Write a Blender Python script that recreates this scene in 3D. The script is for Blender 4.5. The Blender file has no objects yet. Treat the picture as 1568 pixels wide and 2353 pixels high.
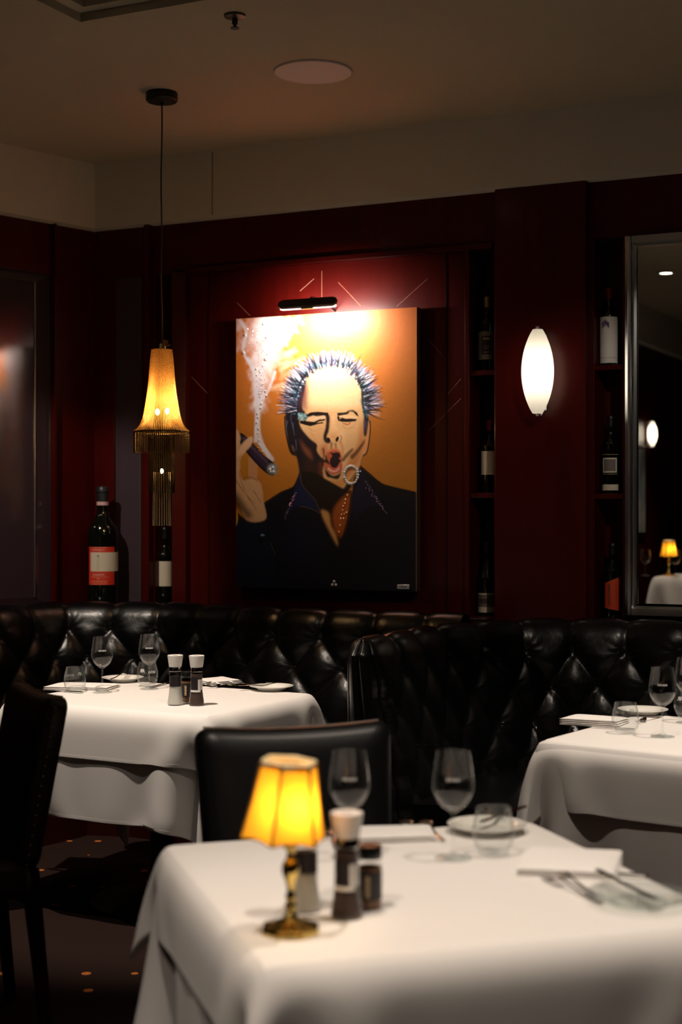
import bpy, math, random
import numpy as np
from mathutils import Vector, Matrix
from mathutils.geometry import tessellate_polygon

# ---------------------------------------------------------------- camera, world, lights, exposure
F = 3400.0; CX = 784.0; CY = 1176.0; H = 1.427; TZ = 0.75
SC = bpy.context.scene
COL = SC.collection
cam = bpy.data.cameras.new('camera')
cam.sensor_fit = 'VERTICAL'; cam.sensor_height = 36.0
cam.lens = F / 2353.0 * 36.0
cam.clip_start = 0.05; cam.clip_end = 60
cam.dof.use_dof = True; cam.dof.focus_distance = 5.5; cam.dof.aperture_fstop = 2.5
camo = bpy.data.objects.new('camera', cam); COL.objects.link(camo)
camo.location = (0, 0, H); camo.rotation_euler = (math.pi / 2, 0, 0)
SC.camera = camo
SC.view_settings.view_transform = 'Standard'; SC.view_settings.look = 'None'
SC.view_settings.exposure = 0.0; SC.view_settings.gamma = 1.0
try: SC.view_settings.use_curve_mapping = False
except Exception: pass
W = bpy.data.worlds.new('world'); SC.world = W; W.use_nodes = True
W.node_tree.nodes['Background'].inputs[0].default_value = (0.02, 0.015, 0.012, 1)
W.node_tree.nodes['Background'].inputs[1].default_value = 1.0

WARM = (1.0, 0.85, 0.71)
# ceiling downlights, two of them added as fill: x, y, energy, aim x, aim y, aim z, cone in degrees
DOWNLIGHTS = [
    (-0.45, 2.05, 100, -0.05, 2.65, 0.75, 52),
    (0.85, 2.70, 105, 0.35, 2.75, 0.75, 50),
    (-1.05, 4.60, 310, -0.70, 5.40, 0.75, 46),
    (0.10, 3.60, 50, -0.35, 5.10, 0.70, 36),
    (1.45, 4.10, 200, 1.15, 4.60, 0.75, 50),
    (0.55, 3.30, 95, 1.05, 4.25, 0.60, 40),  # added front fill to brighten the right table's drape
    (-0.75, 0.95, 85, 0.05, 2.20, 0.60, 34),  # added fill to brighten the near drape of the front table
    (-1.54, 2.56, 90, -2.25, 1.75, 0.92, 60),
    (-1.85, 4.90, 150, -1.25, 7.20, 1.20, 28),
    (1.30, 3.20, 75, 1.05, 6.20, 1.45, 30),
]
SCONCE_EM = 1.3
PICTURE_LIGHT_W = 10.5

# ---------------------------------------------------------------- frames of reference
VPX = -6250.0; CW = 47430.0
U = Vector((7034.0, -3400.0)).normalized()
N = Vector((U.y, -U.x))
O2 = Vector(((217 - CX) / F * (CW / (217 - VPX)), CW / (217 - VPX)))
UL = Vector((-0.66, -0.751)).normalized(); NL = Vector((-UL.y, UL.x))
UP = Vector((0, 0, 1))
def ray(px): return Vector(((px - CX) / F, 1.0))
def ws(px, e=0.0, org=O2, u=U, n=N):
    d = ray(px); b = -(org + n * e)
    # org + s u + e n = t d
    det = u.x * (-d.y) + u.y * d.x
    s = (b.x * (-d.y) + b.y * d.x) / det
    p = org + n * e + u * s
    return s, p.y
def wp(s, e, z, org=O2, u=U, n=N):
    p = org + u * s + n * e
    return Vector((p.x, p.y, z))
def wz(px, py, e=0.0):
    return H + (CY - py) / F * ws(px, e)[1]
def tt(px, py):
    D = (H - TZ) * F / (py - CY)
    return Vector(((px - CX) / F * D, D, TZ))
def zp(px, py, z):
    D = (H - z) * F / (py - CY)
    return Vector(((px - CX) / F * D, D, z))

# ---------------------------------------------------------------- materials
MATS = {}
def mat(name, col=(0.5, 0.5, 0.5), rough=0.5, metal=0.0, spec=0.5, coat=0.0, bump=None, noise=None, sheen=0.0, em=None, ems=0.0, trans=0.0, subs=0.0):
    if name in MATS: return MATS[name]
    m = bpy.data.materials.new(name); m.use_nodes = True
    nt = m.node_tree; b = nt.nodes['Principled BSDF']
    b.inputs['Base Color'].default_value = (*col, 1); b.inputs['Roughness'].default_value = rough
    b.inputs['Metallic'].default_value = metal; b.inputs['Specular IOR Level'].default_value = spec
    b.inputs['Coat Weight'].default_value = coat; b.inputs['Coat Roughness'].default_value = 0.12
    b.inputs['Sheen Weight'].default_value = sheen
    b.inputs['Transmission Weight'].default_value = trans
    if em: b.inputs['Emission Color'].default_value = (*em, 1); b.inputs['Emission Strength'].default_value = ems
    tc = nt.nodes.new('ShaderNodeTexCoord')
    if noise:   # (scale xyz, amount, other colour)
        mp = nt.nodes.new('ShaderNodeMapping'); nz = nt.nodes.new('ShaderNodeTexNoise')
        mp.inputs['Scale'].default_value = noise[0]; nz.inputs['Detail'].default_value = 6
        nz.inputs['Scale'].default_value = 1.0
        mx = nt.nodes.new('ShaderNodeMix'); mx.data_type = 'RGBA'
        rp = nt.nodes.new('ShaderNodeValToRGB'); rp.color_ramp.elements[0].position = 0.5 - noise[1] / 2; rp.color_ramp.elements[1].position = 0.5 + noise[1] / 2
        nt.links.new(tc.outputs['Object'], mp.inputs[0]); nt.links.new(mp.outputs[0], nz.inputs['Vector'])
        nt.links.new(nz.outputs['Fac'], rp.inputs[0]); nt.links.new(rp.outputs[0], mx.inputs[0])
        mx.inputs[6].default_value = (*col, 1); mx.inputs[7].default_value = (*noise[2], 1)
        nt.links.new(mx.outputs[2], b.inputs['Base Color'])
    if bump:    # (scale, strength, distance)
        mp = nt.nodes.new('ShaderNodeMapping'); nz = nt.nodes.new('ShaderNodeTexNoise'); bp = nt.nodes.new('ShaderNodeBump')
        sc = bump[0] if isinstance(bump[0], tuple) else (bump[0],) * 3
        mp.inputs['Scale'].default_value = sc; nz.inputs['Scale'].default_value = 1.0; nz.inputs['Detail'].default_value = 4
        bp.inputs['Strength'].default_value = bump[1]; bp.inputs['Distance'].default_value = bump[2]
        nt.links.new(tc.outputs['Object'], mp.inputs[0]); nt.links.new(mp.outputs[0], nz.inputs['Vector'])
        nt.links.new(nz.outputs['Fac'], bp.inputs['Height']); nt.links.new(bp.outputs[0], b.inputs['Normal'])
    MATS[name] = m
    return m
def glassy(name, tint=(1, 1, 1), refl=0.12, haze=0.02, edge=0.35, edgecol=(0.75, 0.8, 0.78)):
    m = bpy.data.materials.new(name); m.use_nodes = True; nt = m.node_tree; nt.nodes.clear()
    out = nt.nodes.new('ShaderNodeOutputMaterial'); tr = nt.nodes.new('ShaderNodeBsdfTransparent'); gl = nt.nodes.new('ShaderNodeBsdfGlossy')
    df = nt.nodes.new('ShaderNodeBsdfDiffuse'); df.inputs[0].default_value = (*edgecol, 1)
    tr.inputs[0].default_value = (*tint, 1); gl.inputs['Roughness'].default_value = 0.02
    lw = nt.nodes.new('ShaderNodeLayerWeight'); lw.inputs[0].default_value = 0.35
    m1 = nt.nodes.new('ShaderNodeMath'); m1.operation = 'MULTIPLY_ADD'; m1.inputs[1].default_value = edge; m1.inputs[2].default_value = haze
    pw = nt.nodes.new('ShaderNodeMath'); pw.operation = 'POWER'; pw.inputs[1].default_value = 3.0
    a = nt.nodes.new('ShaderNodeMixShader'); b = nt.nodes.new('ShaderNodeMixShader')
    lf = nt.nodes.new('ShaderNodeMath'); lf.operation = 'MULTIPLY_ADD'; lf.inputs[1].default_value = 0.8; lf.inputs[2].default_value = refl
    nt.links.new(lw.outputs['Facing'], pw.inputs[0]); nt.links.new(pw.outputs[0], m1.inputs[0])
    nt.links.new(m1.outputs[0], a.inputs[0]); nt.links.new(tr.outputs[0], a.inputs[1]); nt.links.new(df.outputs[0], a.inputs[2])
    nt.links.new(pw.outputs[0], lf.inputs[0]); nt.links.new(lf.outputs[0], b.inputs[0]); nt.links.new(a.outputs[0], b.inputs[1]); nt.links.new(gl.outputs[0], b.inputs[2])
    nt.links.new(b.outputs[0], out.inputs[0])
    MATS[name] = m
    return m
def translucent(name, col, tcol, mix=0.6, trans=0.0, gloss=0.0, stripe=None, rough=.3):
    m = bpy.data.materials.new(name); m.use_nodes = True; nt = m.node_tree; nt.nodes.clear()
    out = nt.nodes.new('ShaderNodeOutputMaterial'); df = nt.nodes.new('ShaderNodeBsdfDiffuse'); tl = nt.nodes.new('ShaderNodeBsdfTranslucent')
    df.inputs[0].default_value = (*col, 1); tl.inputs[0].default_value = (*tcol, 1)
    mx = nt.nodes.new('ShaderNodeMixShader'); mx.inputs[0].default_value = mix
    nt.links.new(df.outputs[0], mx.inputs[1]); nt.links.new(tl.outputs[0], mx.inputs[2]); last = mx
    if gloss:
        g = nt.nodes.new('ShaderNodeBsdfGlossy'); g.inputs[0].default_value = (*col, 1); g.inputs['Roughness'].default_value = rough
        m2 = nt.nodes.new('ShaderNodeMixShader'); m2.inputs[0].default_value = gloss
        nt.links.new(last.outputs[0], m2.inputs[1]); nt.links.new(g.outputs[0], m2.inputs[2]); last = m2
    if trans:
        t = nt.nodes.new('ShaderNodeBsdfTransparent'); m3 = nt.nodes.new('ShaderNodeMixShader'); m3.inputs[0].default_value = trans
        nt.links.new(last.outputs[0], m3.inputs[1]); nt.links.new(t.outputs[0], m3.inputs[2]); last = m3
    nt.links.new(last.outputs[0], out.inputs[0]); MATS[name] = m
    return m

wood = mat('mahogany', (0.064, 0.0020, 0.0010), 0.34, 0, 0.22, 0.08, None, ((18, 18, 0.9), 0.7, (0.032, 0.0011, 0.0006)))
wood_dark = mat('mahogany_dark', (0.02, 0.002, 0.0012), 0.4, 0, 0.25, 0.0)
ceilm = mat('ceiling_paint', (0.48, 0.43, 0.32), 0.9, 0, 0.1, noise=((0.7, 0.7, 0.7), 0.8, (0.44, 0.39, 0.29)))
soffm = mat('bulkhead_paint', (0.60, 0.55, 0.47), 0.85, 0, 0.1)
leather = mat('black_leather', (0.0028, 0.0028, 0.0032), 0.28, 0, 0.45, 0.0, (55, 0.18, 0.004))
chair_leather = mat('chair_leather', (0.005, 0.005, 0.0055), 0.38, 0, 0.35, 0.0, (120, 0.12, 0.002))
ox_leather = mat('oxblood_leather', (0.020, 0.009, 0.009), 0.34, 0, 0.5, 0.0, (120, 0.12, 0.002))
welt = mat('lit_welt_leather', (0.10, 0.075, 0.055), 0.4)
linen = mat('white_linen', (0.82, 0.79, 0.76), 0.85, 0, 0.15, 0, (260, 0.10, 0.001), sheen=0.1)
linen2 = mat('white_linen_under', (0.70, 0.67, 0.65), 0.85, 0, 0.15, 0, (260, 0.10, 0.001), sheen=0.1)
napm = mat('napkin_linen', (0.86, 0.83, 0.80), 0.8, 0, 0.15, 0, (300, 0.10, 0.001))
brass = mat('polished_brass', (0.72, 0.52, 0.16), 0.16, 1.0)
brass_old = mat('antique_brass', (0.50, 0.40, 0.20), 0.25, 1.0)
steel = mat('polished_steel', (0.62, 0.60, 0.57), 0.14, 1.0)
silverf = mat('brushed_silver', (0.60, 0.61, 0.63), 0.30, 1.0)
silvere = mat('polished_silver', (0.72, 0.73, 0.75), 0.17, 1.0)
mirror_l = mat('dark_mirror_glass', (0.045, 0.028, 0.034), 0.10, 0.0, 1.0)
blackm = mat('black_metal', (0.006, 0.006, 0.006), 0.4)
blackp = mat('black_plastic', (0.008, 0.008, 0.008), 0.25)
china = mat('white_china', (0.80, 0.78, 0.72), 0.12, 0, 0.5)
plasticw = mat('white_plastic', (0.78, 0.75, 0.70), 0.35)
saltm = mat('salt_crystals', (0.62, 0.61, 0.55), 0.7, 0, 0.3, 0, (700, 0.8, 0.002))
pepperm = mat('peppercorns', (0.035, 0.018, 0.012), 0.6, 0, 0.4, 0, (600, 1.0, 0.003), ((500, 500, 500), 0.3, (0.09, 0.05, 0.035)))
mustard = mat('ground_spice', (0.20, 0.10, 0.045), 0.7, 0, 0.3, 0, (600, 0.6, 0.002))
blk_label = mat('black_label', (0.012, 0.008, 0.010), 0.45)
paper = mat('cream_label', (0.62, 0.56, 0.44), 0.7)
paper_w = mat('white_label', (0.72, 0.70, 0.66), 0.7)
paper_g = mat('grey_label', (0.16, 0.14, 0.12), 0.6)
label_red = mat('red_label', (0.62, 0.035, 0.015), 0.5)
label_or = mat('orange_label', (0.62, 0.06, 0.012), 0.5)
ink = mat('label_ink', (0.05, 0.04, 0.035), 0.7)
gold_ink = mat('gold_ink', (0.75, 0.55, 0.30), 0.5)
etch = mat('etched_print', (0.75, 0.74, 0.72), 0.8)
bottle_g = mat('bottle_glass', (0.0025, 0.004, 0.0025), 0.05, 0, 0.6, 0.3)
glass = glassy('clear_glass', (1, 1, 1), .03, .0, .20)
thick_glass = glassy('thick_glass', (0.97, 0.985, 0.98), 0.05, 0.012, 0.30)
plate_glass = glassy('plate_glass', (0.94, 0.96, 0.95), 0.07, 0.03, 0.4, (0.62, 0.65, 0.63))
mirrorm = mat('mirror_glass', (0.80, 0.80, 0.78), 0.0, 1.0)
mirror_d = mat('smoked_mirror_glass', (0.060, 0.040, 0.050), 0.08, 0.0, 1.0)
opal = translucent('opal_glass', (0.85, 0.83, 0.78), (0.92, 0.86, 0.76), 0.7)
shade_m = translucent('parchment_shade', (0.70, 0.36, 0.05), (0.97, 0.52, 0.04), 0.75)
fringe_m = mat('shade_trim', (0.85, 0.68, 0.40), 0.7)
seam_m = mat('shade_seam', (0.20, 0.10, 0.015), 0.7)
bulb_m = mat('bulb_glow', (1, 0.9, 0.7), 0.3, em=(1.0, 0.78, 0.45), ems=18)
led_m = mat('led_diffuser', (1, 1, 1), 0.3, em=(1.0, 0.86, 0.78), ems=6)
down_m = mat('downlight_lens', (1, 1, 1), 0.3, em=(1.0, 0.85, 0.65), ems=9)
chain_m = translucent('gold_bead_chain', (0.62, 0.42, 0.16), (0.62, 0.36, 0.10), 0.45, 0.36, 0.30, rough=.28)
chain_d = translucent('bronze_bead_chain', (0.045, 0.030, 0.016), (0.05, 0.03, 0.015), 0.3, 0.10, 0.4, rough=.3)
speaker_m = mat('speaker_grille', (0.74, 0.62, 0.60), 0.8)
grey_tr = mat('grey_metal', (0.10, 0.09, 0.08), 0.4, 0.6)

# ---------------------------------------------------------------- mesh helpers
def rot2(a): return Matrix.Rotation(a, 4, 'Z')
class MB:
    def __init__(s): s.v = []; s.f = []; s.mi = []
    def add(s, vs, fs, mi=0):
        o = len(s.v); s.v += [tuple(v) for v in vs]; s.f += [tuple(i + o for i in f) for f in fs]; s.mi += [mi] * len(fs); return s
    def box(s, a, b, M=None, mi=0):
        vs = [Vector((x, y, z)) for z in (a[2], b[2]) for y in (a[1], b[1]) for x in (a[0], b[0])]
        if M: vs = [M @ v for v in vs]
        return s.add(vs, [(0, 2, 3, 1), (4, 5, 7, 6), (0, 1, 5, 4), (2, 6, 7, 3), (0, 4, 6, 2), (1, 3, 7, 5)], mi)
    def lathe(s, prof, n=48, c=(0, 0, 0), rf=None, a0=0.0, a1=2 * math.pi, mi=0, M=None):
        full = abs(a1 - a0 - 2 * math.pi) < 1e-6; cnt = n if full else n + 1
        vs = []; fs = []
        for (r, z) in prof:
            for i in range(cnt):
                a = a0 + (a1 - a0) * i / n; rr = r * (rf(a, z) if rf else 1)
                p = Vector((c[0] + rr * math.cos(a), c[1] + rr * math.sin(a), c[2] + z))
                vs.append(M @ p if M else p)
        for j in range(len(prof) - 1):
            for i in range(n if full else n):
                k = (i + 1) % cnt
                fs.append((j * cnt + i, j * cnt + k, (j + 1) * cnt + k, (j + 1) * cnt + i))
        return s.add(vs, fs, mi)
    def tube(s, pts, r, n=8, mi=0):
        pts = [Vector(p) for p in pts]; vs = []; fs = []
        rr = r if isinstance(r, (list, tuple)) else [r] * len(pts)
        for k, p in enumerate(pts):
            t = (pts[min(k + 1, len(pts) - 1)] - pts[max(k - 1, 0)]).normalized()
            a = t.cross(UP if abs(t.z) < 0.95 else Vector((1, 0, 0))).normalized(); b = t.cross(a)
            for i in range(n):
                q = 2 * math.pi * i / n; vs.append(p + (a * math.cos(q) + b * math.sin(q)) * rr[k])
        for k in range(len(pts) - 1):
            for i in range(n):
                j = (i + 1) % n; fs.append((k * n + i, k * n + j, (k + 1) * n + j, (k + 1) * n + i))
        fs.append(tuple(range(n - 1, -1, -1))); fs.append(tuple((len(pts) - 1) * n + i for i in range(n)))
        return s.add(vs, fs, mi)
    def grid(s, P, mi=0, closed=False):
        nr = len(P); nc = len(P[0]); vs = [p for r in P for p in r]; fs = []
        for j in range(nr - 1):
            for i in range(nc - (0 if closed else 1)):
                k = (i + 1) % nc
                fs.append((j * nc + i, j * nc + k, (j + 1) * nc + k, (j + 1) * nc + i))
        return s.add(vs, fs, mi)
    def prism(s, poly, z0, z1, M=None, mi=0):
        n = len(poly); vs = [Vector((x, y, z0)) for x, y in poly] + [Vector((x, y, z1)) for x, y in poly]
        if M: vs = [M @ v for v in vs]
        tr = tessellate_polygon([[Vector((x, y, 0)) for x, y in poly]])
        fs = [tuple(t) for t in tr] + [tuple(i + n for i in t) for t in tr] + [(i, (i + 1) % n, (i + 1) % n + n, i + n) for i in range(n)]
        return s.add(vs, fs, mi)
    def ball(s, c, r, n=10, sc=(1, 1, 1), mi=0):
        P = []
        for j in range(n // 2 + 1):
            t = math.pi * j / (n // 2); P.append([Vector((c[0] + sc[0] * r * math.sin(t) * math.cos(2 * math.pi * i / n), c[1] + sc[1] * r * math.sin(t) * math.sin(2 * math.pi * i / n), c[2] + sc[2] * r * math.cos(t))) for i in range(n)])
        return s.grid(P, mi, True)
    def build(s, name, m, parent=None, smooth=True, M=None, bevel=0, sub=0, solid=0, weld=True):
        me = bpy.data.meshes.new(name); me.from_pydata(s.v, [], s.f)
        ms = m if isinstance(m, (list, tuple)) else [m]
        for x in ms: me.materials.append(x)
        if len(ms) > 1: me.polygons.foreach_set('material_index', s.mi)
        import bmesh
        bm = bmesh.new(); bm.from_mesh(me)
        if weld: bmesh.ops.remove_doubles(bm, verts=bm.verts, dist=1e-6)
        bmesh.ops.recalc_face_normals(bm, faces=bm.faces); bm.to_mesh(me); bm.free()
        if smooth:
            me.polygons.foreach_set('use_smooth', [True] * len(me.polygons))
            try: me.set_sharp_from_angle(angle=math.radians(35))
            except Exception: pass
        o = bpy.data.objects.new(name, me); COL.objects.link(o)
        if parent: o.parent = parent
        if M is not None: o.matrix_local = M
        if bevel:
            b = o.modifiers.new('bevel', 'BEVEL'); b.width = bevel; b.segments = 3; b.limit_method = 'ANGLE'
        if sub:
            b = o.modifiers.new('sub', 'SUBSURF'); b.levels = sub; b.render_levels = sub
        if solid:
            b = o.modifiers.new('solid', 'SOLIDIFY'); b.thickness = solid; b.offset = -1
        return o
def tag(o, label, cat, group=None, kind=None):
    if label: o['label'] = label
    if cat: o['category'] = cat
    if group: o['group'] = group
    if kind: o['kind'] = kind
    return o
def thing(name, label, cat, loc=(0, 0, 0), rz=0.0, group=None):
    o = bpy.data.objects.new(name, None); COL.objects.link(o); o.empty_display_size = .05
    o.location = loc; o.rotation_euler = (0, 0, rz)
    return tag(o, label, cat, group)
def struct(o): o['kind'] = 'structure'; return o
def copy_tree(o, loc=None, rz=None, label=None, group=None, parent=None):
    c = o.copy(); COL.objects.link(c)
    if parent: c.parent = parent
    if loc is not None: c.location = loc
    if rz is not None: c.rotation_euler = (0, 0, rz)
    if label: c['label'] = label
    if group: c['group'] = group
    for ch in list(o.children): copy_tree(ch, parent=c)
    return c
def text_mesh(body, size, bold=False):
    cu = bpy.data.curves.new('txt', 'FONT'); cu.body = body; cu.size = size; cu.align_x = 'CENTER'; cu.align_y = 'CENTER'
    if bold: cu.offset = size * 0.02
    cu.resolution_u = 2
    o = bpy.data.objects.new('txt', cu); COL.objects.link(o)
    dg = bpy.context.evaluated_depsgraph_get(); dg.update()
    me = bpy.data.meshes.new_from_object(o.evaluated_get(dg))
    vs = [tuple(v.co) for v in me.vertices]; fs = [tuple(p.vertices) for p in me.polygons]
    bpy.data.objects.remove(o); bpy.data.curves.remove(cu); bpy.data.meshes.remove(me)
    return vs, fs
def wrap_text(mb, body, size, R, z, ang, mirror=False, vertical=False, th=0.0003, rfun=None, bold=False):
    vs, fs = text_mesh(body, size, bold)
    out = []
    for (x, y, _) in vs:
        if vertical: x, y = -y, x
        if mirror: x = -x
        r = (rfun(z + y) if rfun else R) + th
        a = ang + x / R
        out.append((r * math.cos(a), r * math.sin(a), z + y))
    mb.add(out, fs)
    return mb
def smooth_profile(pts, k=4):
    out = []; n = len(pts)
    for i in range(n - 1):
        p0 = pts[max(i - 1, 0)]; p1 = pts[i]; p2 = pts[i + 1]; p3 = pts[min(i + 2, n - 1)]
        for j in range(k):
            t = j / k
            out.append(tuple(0.5 * ((2 * p1[c]) + (-p0[c] + p2[c]) * t + (2 * p0[c] - 5 * p1[c] + 4 * p2[c] - p3[c]) * t * t + (-p0[c] + 3 * p1[c] - 3 * p2[c] + p3[c]) * t ** 3) for c in range(len(p1))))
    out.append(tuple(pts[-1])); return out
# ---------------------------------------------------------------- room shell
CZ = 3.13
def wbox(mb, s0, s1, e0, e1, z0, z1, org=O2, u=U, n=N, mi=0):
    vs = [wp(s, e, z, org, u, n) for z in (z0, z1) for e in (e0, e1) for s in (s0, s1)]
    mb.add(vs, [(0, 2, 3, 1), (4, 5, 7, 6), (0, 1, 5, 4), (2, 6, 7, 3), (0, 4, 6, 2), (1, 3, 7, 5)], mi)
PLAN = [wp(0, -.3, 0) + Vector((-.2, .2, 0)), wp(8.2, -.3, 0), Vector((6.2, -4.2, 0)), Vector((-7.6, -4.2, 0)), wp(9.5, -.3, 0, O2, UL, NL)]
PLAN = [(p.x, p.y) for p in PLAN]
carpet = bpy.data.materials.new('patterned_carpet'); carpet.use_nodes = True
nt = carpet.node_tree; b = nt.nodes['Principled BSDF']; b.inputs['Roughness'].default_value = 0.95; b.inputs['Specular IOR Level'].default_value = 0.1
tc = nt.nodes.new('ShaderNodeTexCoord'); vo = nt.nodes.new('ShaderNodeTexVoronoi'); vo.inputs['Scale'].default_value = 7.5; vo.inputs['Randomness'].default_value = 0.35
cr = nt.nodes.new('ShaderNodeValToRGB'); cr.color_ramp.interpolation = 'CONSTANT'
cr.color_ramp.elements[0].color = (0.50, 0.15, 0.035, 1); cr.color_ramp.elements[1].color = (0.020, 0.010, 0.008, 1); cr.color_ramp.elements[1].position = 0.11
nt.links.new(tc.outputs['Object'], vo.inputs['Vector']); nt.links.new(vo.outputs['Distance'], cr.inputs[0]); nt.links.new(cr.outputs[0], b.inputs['Base Color'])
struct(MB().prism(PLAN, -0.1, 0.0).build('floor', carpet, smooth=False))

# ceiling with a raised coffer
Tc = zp(185, 50, CZ)
Tc = Vector((Tc.x, Tc.y)); A1 = U; B1 = N
TL_, TW_ = 2.2, 1.5
q = [Tc, Tc + A1 * TL_, Tc + A1 * TL_ + B1 * TW_, Tc + B1 * TW_]
mb = MB()
L = 14
qo = [q[0] - A1 * L - B1 * L, q[1] + A1 * L - B1 * L, q[2] + A1 * L + B1 * L, q[3] - A1 * L + B1 * L]
fr = []
# four trapezoids around the hole, thick slab
for i in range(4):
    j = (i + 1) % 4
    poly = [(qo[i].x, qo[i].y), (qo[j].x, qo[j].y), (q[j].x, q[j].y), (q[i].x, q[i].y)]
    vs = [Vector((x, y, CZ)) for x, y in poly]
    mb.add(vs, [(0, 1, 2, 3)])
def ring(qa, qb, z0, z1):
    vs = [Vector((p.x, p.y, z0)) for p in qa] + [Vector((p.x, p.y, z1)) for p in qb]
    mb.add(vs, [(i, (i + 1) % 4, (i + 1) % 4 + 4, i + 4) for i in range(4)])
def inset(d): return [q[0] + A1 * d + B1 * d, q[1] - A1 * d + B1 * d, q[2] - A1 * d - B1 * d, q[3] + A1 * d - B1 * d]
ring(q, q, CZ, CZ + .03); ring(q, inset(.05), CZ + .03, CZ + .03); ring(inset(.05), inset(.05), CZ + .03, CZ + .09)
qi = inset(.05)
mb.add([Vector((p.x, p.y, CZ + .09)) for p in qi], [(0, 1, 2, 3)])
ceil = struct(mb.build('ceiling', ceilm, smooth=False))

# back wall
sx = lambda px, e=0.0: ws(px, e)[0]
ZB, ZT, ZH = 0.97, 2.575, 2.815
mb = MB()
BD = -0.20
mbx = lambda a, b_, e0, e1, z0, z1: wbox(mb, a, b_, e0, e1, z0, z1)
mbx(-.1, 8.0, -.24, BD, 0, CZ)                       # backing
mbx(-.0, 8.0, BD, 0.0, 0, ZB)                        # dado
mbx(-.0, 8.0, BD, 0.0, ZT, ZH + .03)                  # header
mbx(0, sx(262), BD, 0.0, ZB, ZT)
mbx(sx(322), sx(356), BD, 0.0, ZB, ZT)
mbx(sx(401), sx(428), BD, 0.0, ZB, ZT)
mbx(sx(428), sx(1068), BD, -0.03, ZB, ZT)
mbx(sx(1068), sx(1079), BD, 0.0, ZB, ZT)
mbx(sx(1136), sx(1366), BD, 0.0, ZB, ZT)
mbx(sx(1431), sx(1440), BD, 0.0, ZB, ZT)
mbx(sx(1440), sx(1800), BD, -0.02, ZB, ZT)
mbx(sx(1800), 8.0, BD, 0.0, ZB, ZT)
wall_back = struct(mb.build('wall_back', wood, smooth=False, bevel=0.003))
def part_wall(name, segs, m, parent=wall_back, bevel=.003):
    k = MB()
    for (a, b_, e0, e1, z0, z1) in segs: wbox(k, a, b_, e0, e1, z0, z1)
    return k.build(name, m, parent, smooth=False, bevel=bevel)
part_wall('pilaster', [(sx(1137, .05), sx(1347, .05), 0, .05, 0, ZH)], wood)
part_wall('post', [(sx(330, .05), sx(341, .05), 0, .05, 0, ZH)], wood)
k = MB(); a_, c_ = sx(400, .03), sx(425, .02)
k.add([wp(a_, 0, ZB), wp(c_, 0, ZB), wp(c_, .012, ZB), wp(a_, .050, ZB), wp(a_, 0, ZT), wp(c_, 0, ZT), wp(c_, .012, ZT), wp(a_, .050, ZT)], [(0, 1, 2, 3), (4, 5, 6, 7), (0, 1, 5, 4), (1, 2, 6, 5), (2, 3, 7, 6), (3, 0, 4, 7)])
k.build('angled_post', wood, wall_back, smooth=False, bevel=.002)
part_wall('header_moulding', [(sx(432), sx(1135), 0, .02, ZT - .005, ZT + .02)], wood)
part_wall('panel_seam', [(sx(480, -.03), sx(480, -.03) + .005, -.03, -.024, ZB, ZT)], wood_dark, bevel=0)
part_wall('panel_seam', [(sx(1025, -.03), sx(1025, -.03) + .005, -.03, -.024, ZB, ZT)], wood_dark, bevel=0)
part_wall('ledge', [(0.0, sx(1137), 0, .10, ZB - .04, ZB)], wood_dark)
part_wall('ledge', [(sx(1350), 7.9, 0, .10, ZB - .04, ZB)], wood_dark)
for (a, b_, px, ys) in ((1079, 1136, 1107, (850, 1132)), (1366, 1431, 1400, (837, 1134)), (356, 401, 380, (820, 1115))):
    for y in ys:
        z = wz(px, y, 0)
        part_wall('niche_shelf', [(sx(a) - .01, sx(b_) + .01, -.19, -.012, z - .022, z)], wood)
# inlaid diagonal lines of the painting bay
k = MB()
for (a, b_) in (((690, 668), (722, 640)), ((740, 692), (740, 622)), ((778, 648), (830, 703)), ((983, 640), (912, 704)), ((545, 695), (575, 725)), ((1030, 905), (1060, 870)), ((985, 990), (1060, 915)), ((440, 865), (478, 905)), ((1020, 820), (985, 780))):
    p = wp(sx(a[0], -.03), -.0295, wz(a[0], a[1], -.03)); r = wp(sx(b_[0], -.03), -.0295, wz(b_[0], b_[1], -.03))
    k.tube([p, r], 0.0012, 5)
k.build('inlay_line', mat('inlay', (0.30, 0.12, 0.07), 0.5), wall_back)

# mirrors on the back wall
def frame_rect(mb, s0, s1, z0, z1, w, e0, e1, org=O2, u=U, n=N):
    wbox(mb, s0, s1, e0, e1, z0, z0 + w, org, u, n); wbox(mb, s0, s1, e0, e1, z1 - w, z1, org, u, n)
    wbox(mb, s0, s0 + w, e0, e1, z0 + w, z1 - w, org, u, n); wbox(mb, s1 - w, s1, e0, e1, z0 + w, z1 - w, org, u, n)
t = thing('wall_mirror', 'clear wall mirror in a silver frame at the right edge, beside the wine niche', 'mirror', wp(sx(1440), 0, ZB + .03))
def local(k, o):
    k.v = [tuple(Vector(v) - o.location) for v in k.v]; return k
k = MB(); frame_rect(k, sx(1440, .02), sx(1700), ZB + .03, ZT - .005, .028, -.02, .03)
local(k, t).build('mirror_frame', silverf, t, smooth=False, bevel=.003)
k = MB(); f0 = sx(1437, .03)
k.grid([[wp(f0 + ds, e, z) for z in np.linspace(ZB + .03, ZT - .005, 24)] for ds, e in ((0, .020), (0, .0305), (.013, .0385), (.0135, .031), (.0165, .031), (.031, .0428), (.033, .0300))])
local(k, t).build('frame_edge', silvere, t)
k = MB(); s0 = sx(1440, .02) + .028; s1 = sx(1700) - .028; z0 = ZB + .058; z1 = ZT - .033; bw = .02
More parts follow.
